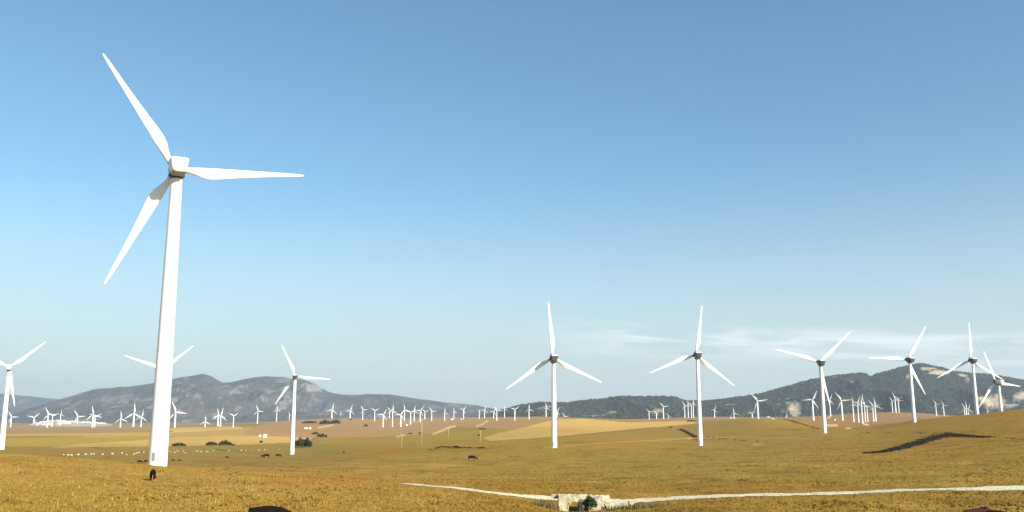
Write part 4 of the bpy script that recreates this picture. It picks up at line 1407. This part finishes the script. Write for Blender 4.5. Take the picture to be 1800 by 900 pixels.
# ------------------------------------------------------------------ haze
HZ = 0.000049
bm = bmesh.new()
box(bm, -17500, 17500, -3000, 20500, -95.0, 760.0)
hz = link('haze', mesh_bm('haze', bm))
hm = bpy.data.materials.new('haze_air'); hm.use_nodes = True
nt = hm.node_tree
nt.nodes.remove(nt.nodes['Principled BSDF'])
pv = nt.nodes.new('ShaderNodeVolumePrincipled')
pv.inputs['Color'].default_value = (0.62, 0.755, 0.94, 1)
pv.inputs['Density'].default_value = HZ
pv.inputs['Anisotropy'].default_value = 0.25
nt.links.new(pv.outputs['Volume'], nt.nodes['Material Output'].inputs['Volume'])
hz.data.materials.append(hm)
tag(hz, 'thin pale haze in front of the far mountains', 'haze', kind='stuff')

# ------------------------------------------------------------------ light
SUN_EL = math.radians(29)
SHADOW = (-0.74, 0.67)                    # direction shadows run on the ground
sd = Vector((-SHADOW[0], -SHADOW[1], 0)).normalized() * math.cos(SUN_EL); sd.z = math.sin(SUN_EL)   # towards the sun
sun_d = bpy.data.lights.new('sun', 'SUN'); sun_d.energy = 4.2; sun_d.angle = math.radians(0.53); sun_d.color = (1.0, 0.93, 0.82)
sun = bpy.data.objects.new('sun', sun_d); C.objects.link(sun)
sun.rotation_euler = sd.to_track_quat('Z', 'Y').to_euler()
sun.location = (0, 0, 300)

w = bpy.data.worlds.new('World'); sc.world = w; w.use_nodes = True
nt = w.node_tree; N, L = nt.nodes, nt.links
bg = N['Background']
sky = N.new('ShaderNodeTexSky'); sky.sky_type = 'NISHITA'; sky.sun_disc = False
sky.sun_elevation = SUN_EL
sky.sun_rotation = math.atan2(sd.x, sd.y)
sky.altitude = 50; sky.air_density = 1.0; sky.dust_density = 0.6; sky.ozone_density = 1.0
bg.inputs['Strength'].default_value = 0.071
# thin cirrus low on the right of the sky
tc = N.new('ShaderNodeTexCoord')
sep = N.new('ShaderNodeSeparateXYZ'); L.new(tc.outputs['Generated'], sep.inputs[0])


def mth(op, a, b=None, c=None):
    n = N.new('ShaderNodeMath'); n.operation = op
    for i, v in enumerate((a, b, c)):
        if v is None: continue
        if isinstance(v, (int, float)): n.inputs[i].default_value = v
        else: L.new(v, n.inputs[i])
    return n.outputs[0]


def smooth(v, a, b):
    n = N.new('ShaderNodeMapRange'); n.interpolation_type = 'SMOOTHSTEP'
    n.inputs['From Min'].default_value = a; n.inputs['From Max'].default_value = b
    L.new(v, n.inputs['Value']); return n.outputs['Result']


azn = mth('ARCTAN2', sep.outputs['X'], sep.outputs['Y'])
eln = mth('ARCSINE', sep.outputs['Z'])
mp = N.new('ShaderNodeCombineXYZ')
# streaks slope down towards the right
el2 = mth('ADD', eln, mth('MULTIPLY', azn, 0.05))
L.new(mth('MULTIPLY', azn, 9.0), mp.inputs['X']); L.new(mth('MULTIPLY', el2, 75.0), mp.inputs['Y'])
nz = N.new('ShaderNodeTexNoise'); nz.inputs['Scale'].default_value = 1.0; nz.inputs['Detail'].default_value = 7.0; nz.inputs['Roughness'].default_value = 0.55; nz.inputs['Distortion'].default_value = 0.6
L.new(mp.outputs[0], nz.inputs['Vector'])
band = mth('MULTIPLY', smooth(el2, 0.060, 0.092), smooth(el2, 0.113, 0.096))
side = mth('MULTIPLY', smooth(azn, 0.0, 0.16), smooth(azn, 2.2, 1.2))
cl = mth('MULTIPLY', mth('MULTIPLY', band, side), smooth(nz.outputs['Fac'], 0.36, 0.64))
cl = mth('MULTIPLY', cl, 0.72)
mx = N.new('ShaderNodeMix'); mx.data_type = 'RGBA'
tn = N.new('ShaderNodeMix'); tn.data_type = 'RGBA'; tn.blend_type = 'MULTIPLY'; tn.inputs['Factor'].default_value = 1.0
L.new(sky.outputs['Color'], tn.inputs['A']); tn.inputs['B'].default_value = (0.67, 0.925, 0.975, 1)
lowm = N.new('ShaderNodeMix'); lowm.data_type = 'RGBA'
L.new(mth('MULTIPLY', smooth(eln, 0.27, 0.01), 0.70), lowm.inputs['Factor'])
L.new(tn.outputs['Result'], lowm.inputs['A']); lowm.inputs['B'].default_value = (4.4, 4.75, 4.5, 1)
L.new(cl, mx.inputs['Factor']); L.new(lowm.outputs['Result'], mx.inputs['A'])
mx.inputs['B'].default_value = (7.0, 7.4, 7.6, 1)
L.new(mx.outputs['Result'], bg.inputs['Color'])

# ------------------------------------------------------------------ render settings
sc.view_settings.view_transform = 'Standard'
sc.view_settings.look = 'None'
sc.view_settings.exposure = 1.2
sc.view_settings.gamma = 1.0
sc.view_settings.use_curve_mapping = False
sc.render.engine = 'CYCLES'
cy = sc.cycles
cy.use_denoising = True
try:
    cy.denoiser = 'OPENIMAGEDENOISE'
except Exception:
    pass
cy.max_bounces = 6; cy.diffuse_bounces = 3; cy.glossy_bounces = 2; cy.volume_bounces = 1; cy.transmission_bounces = 2
cy.caustics_reflective = False; cy.caustics_refractive = False
sc.render.filter_size = 1.5 if hasattr(sc.render, 'filter_size') else 1.5
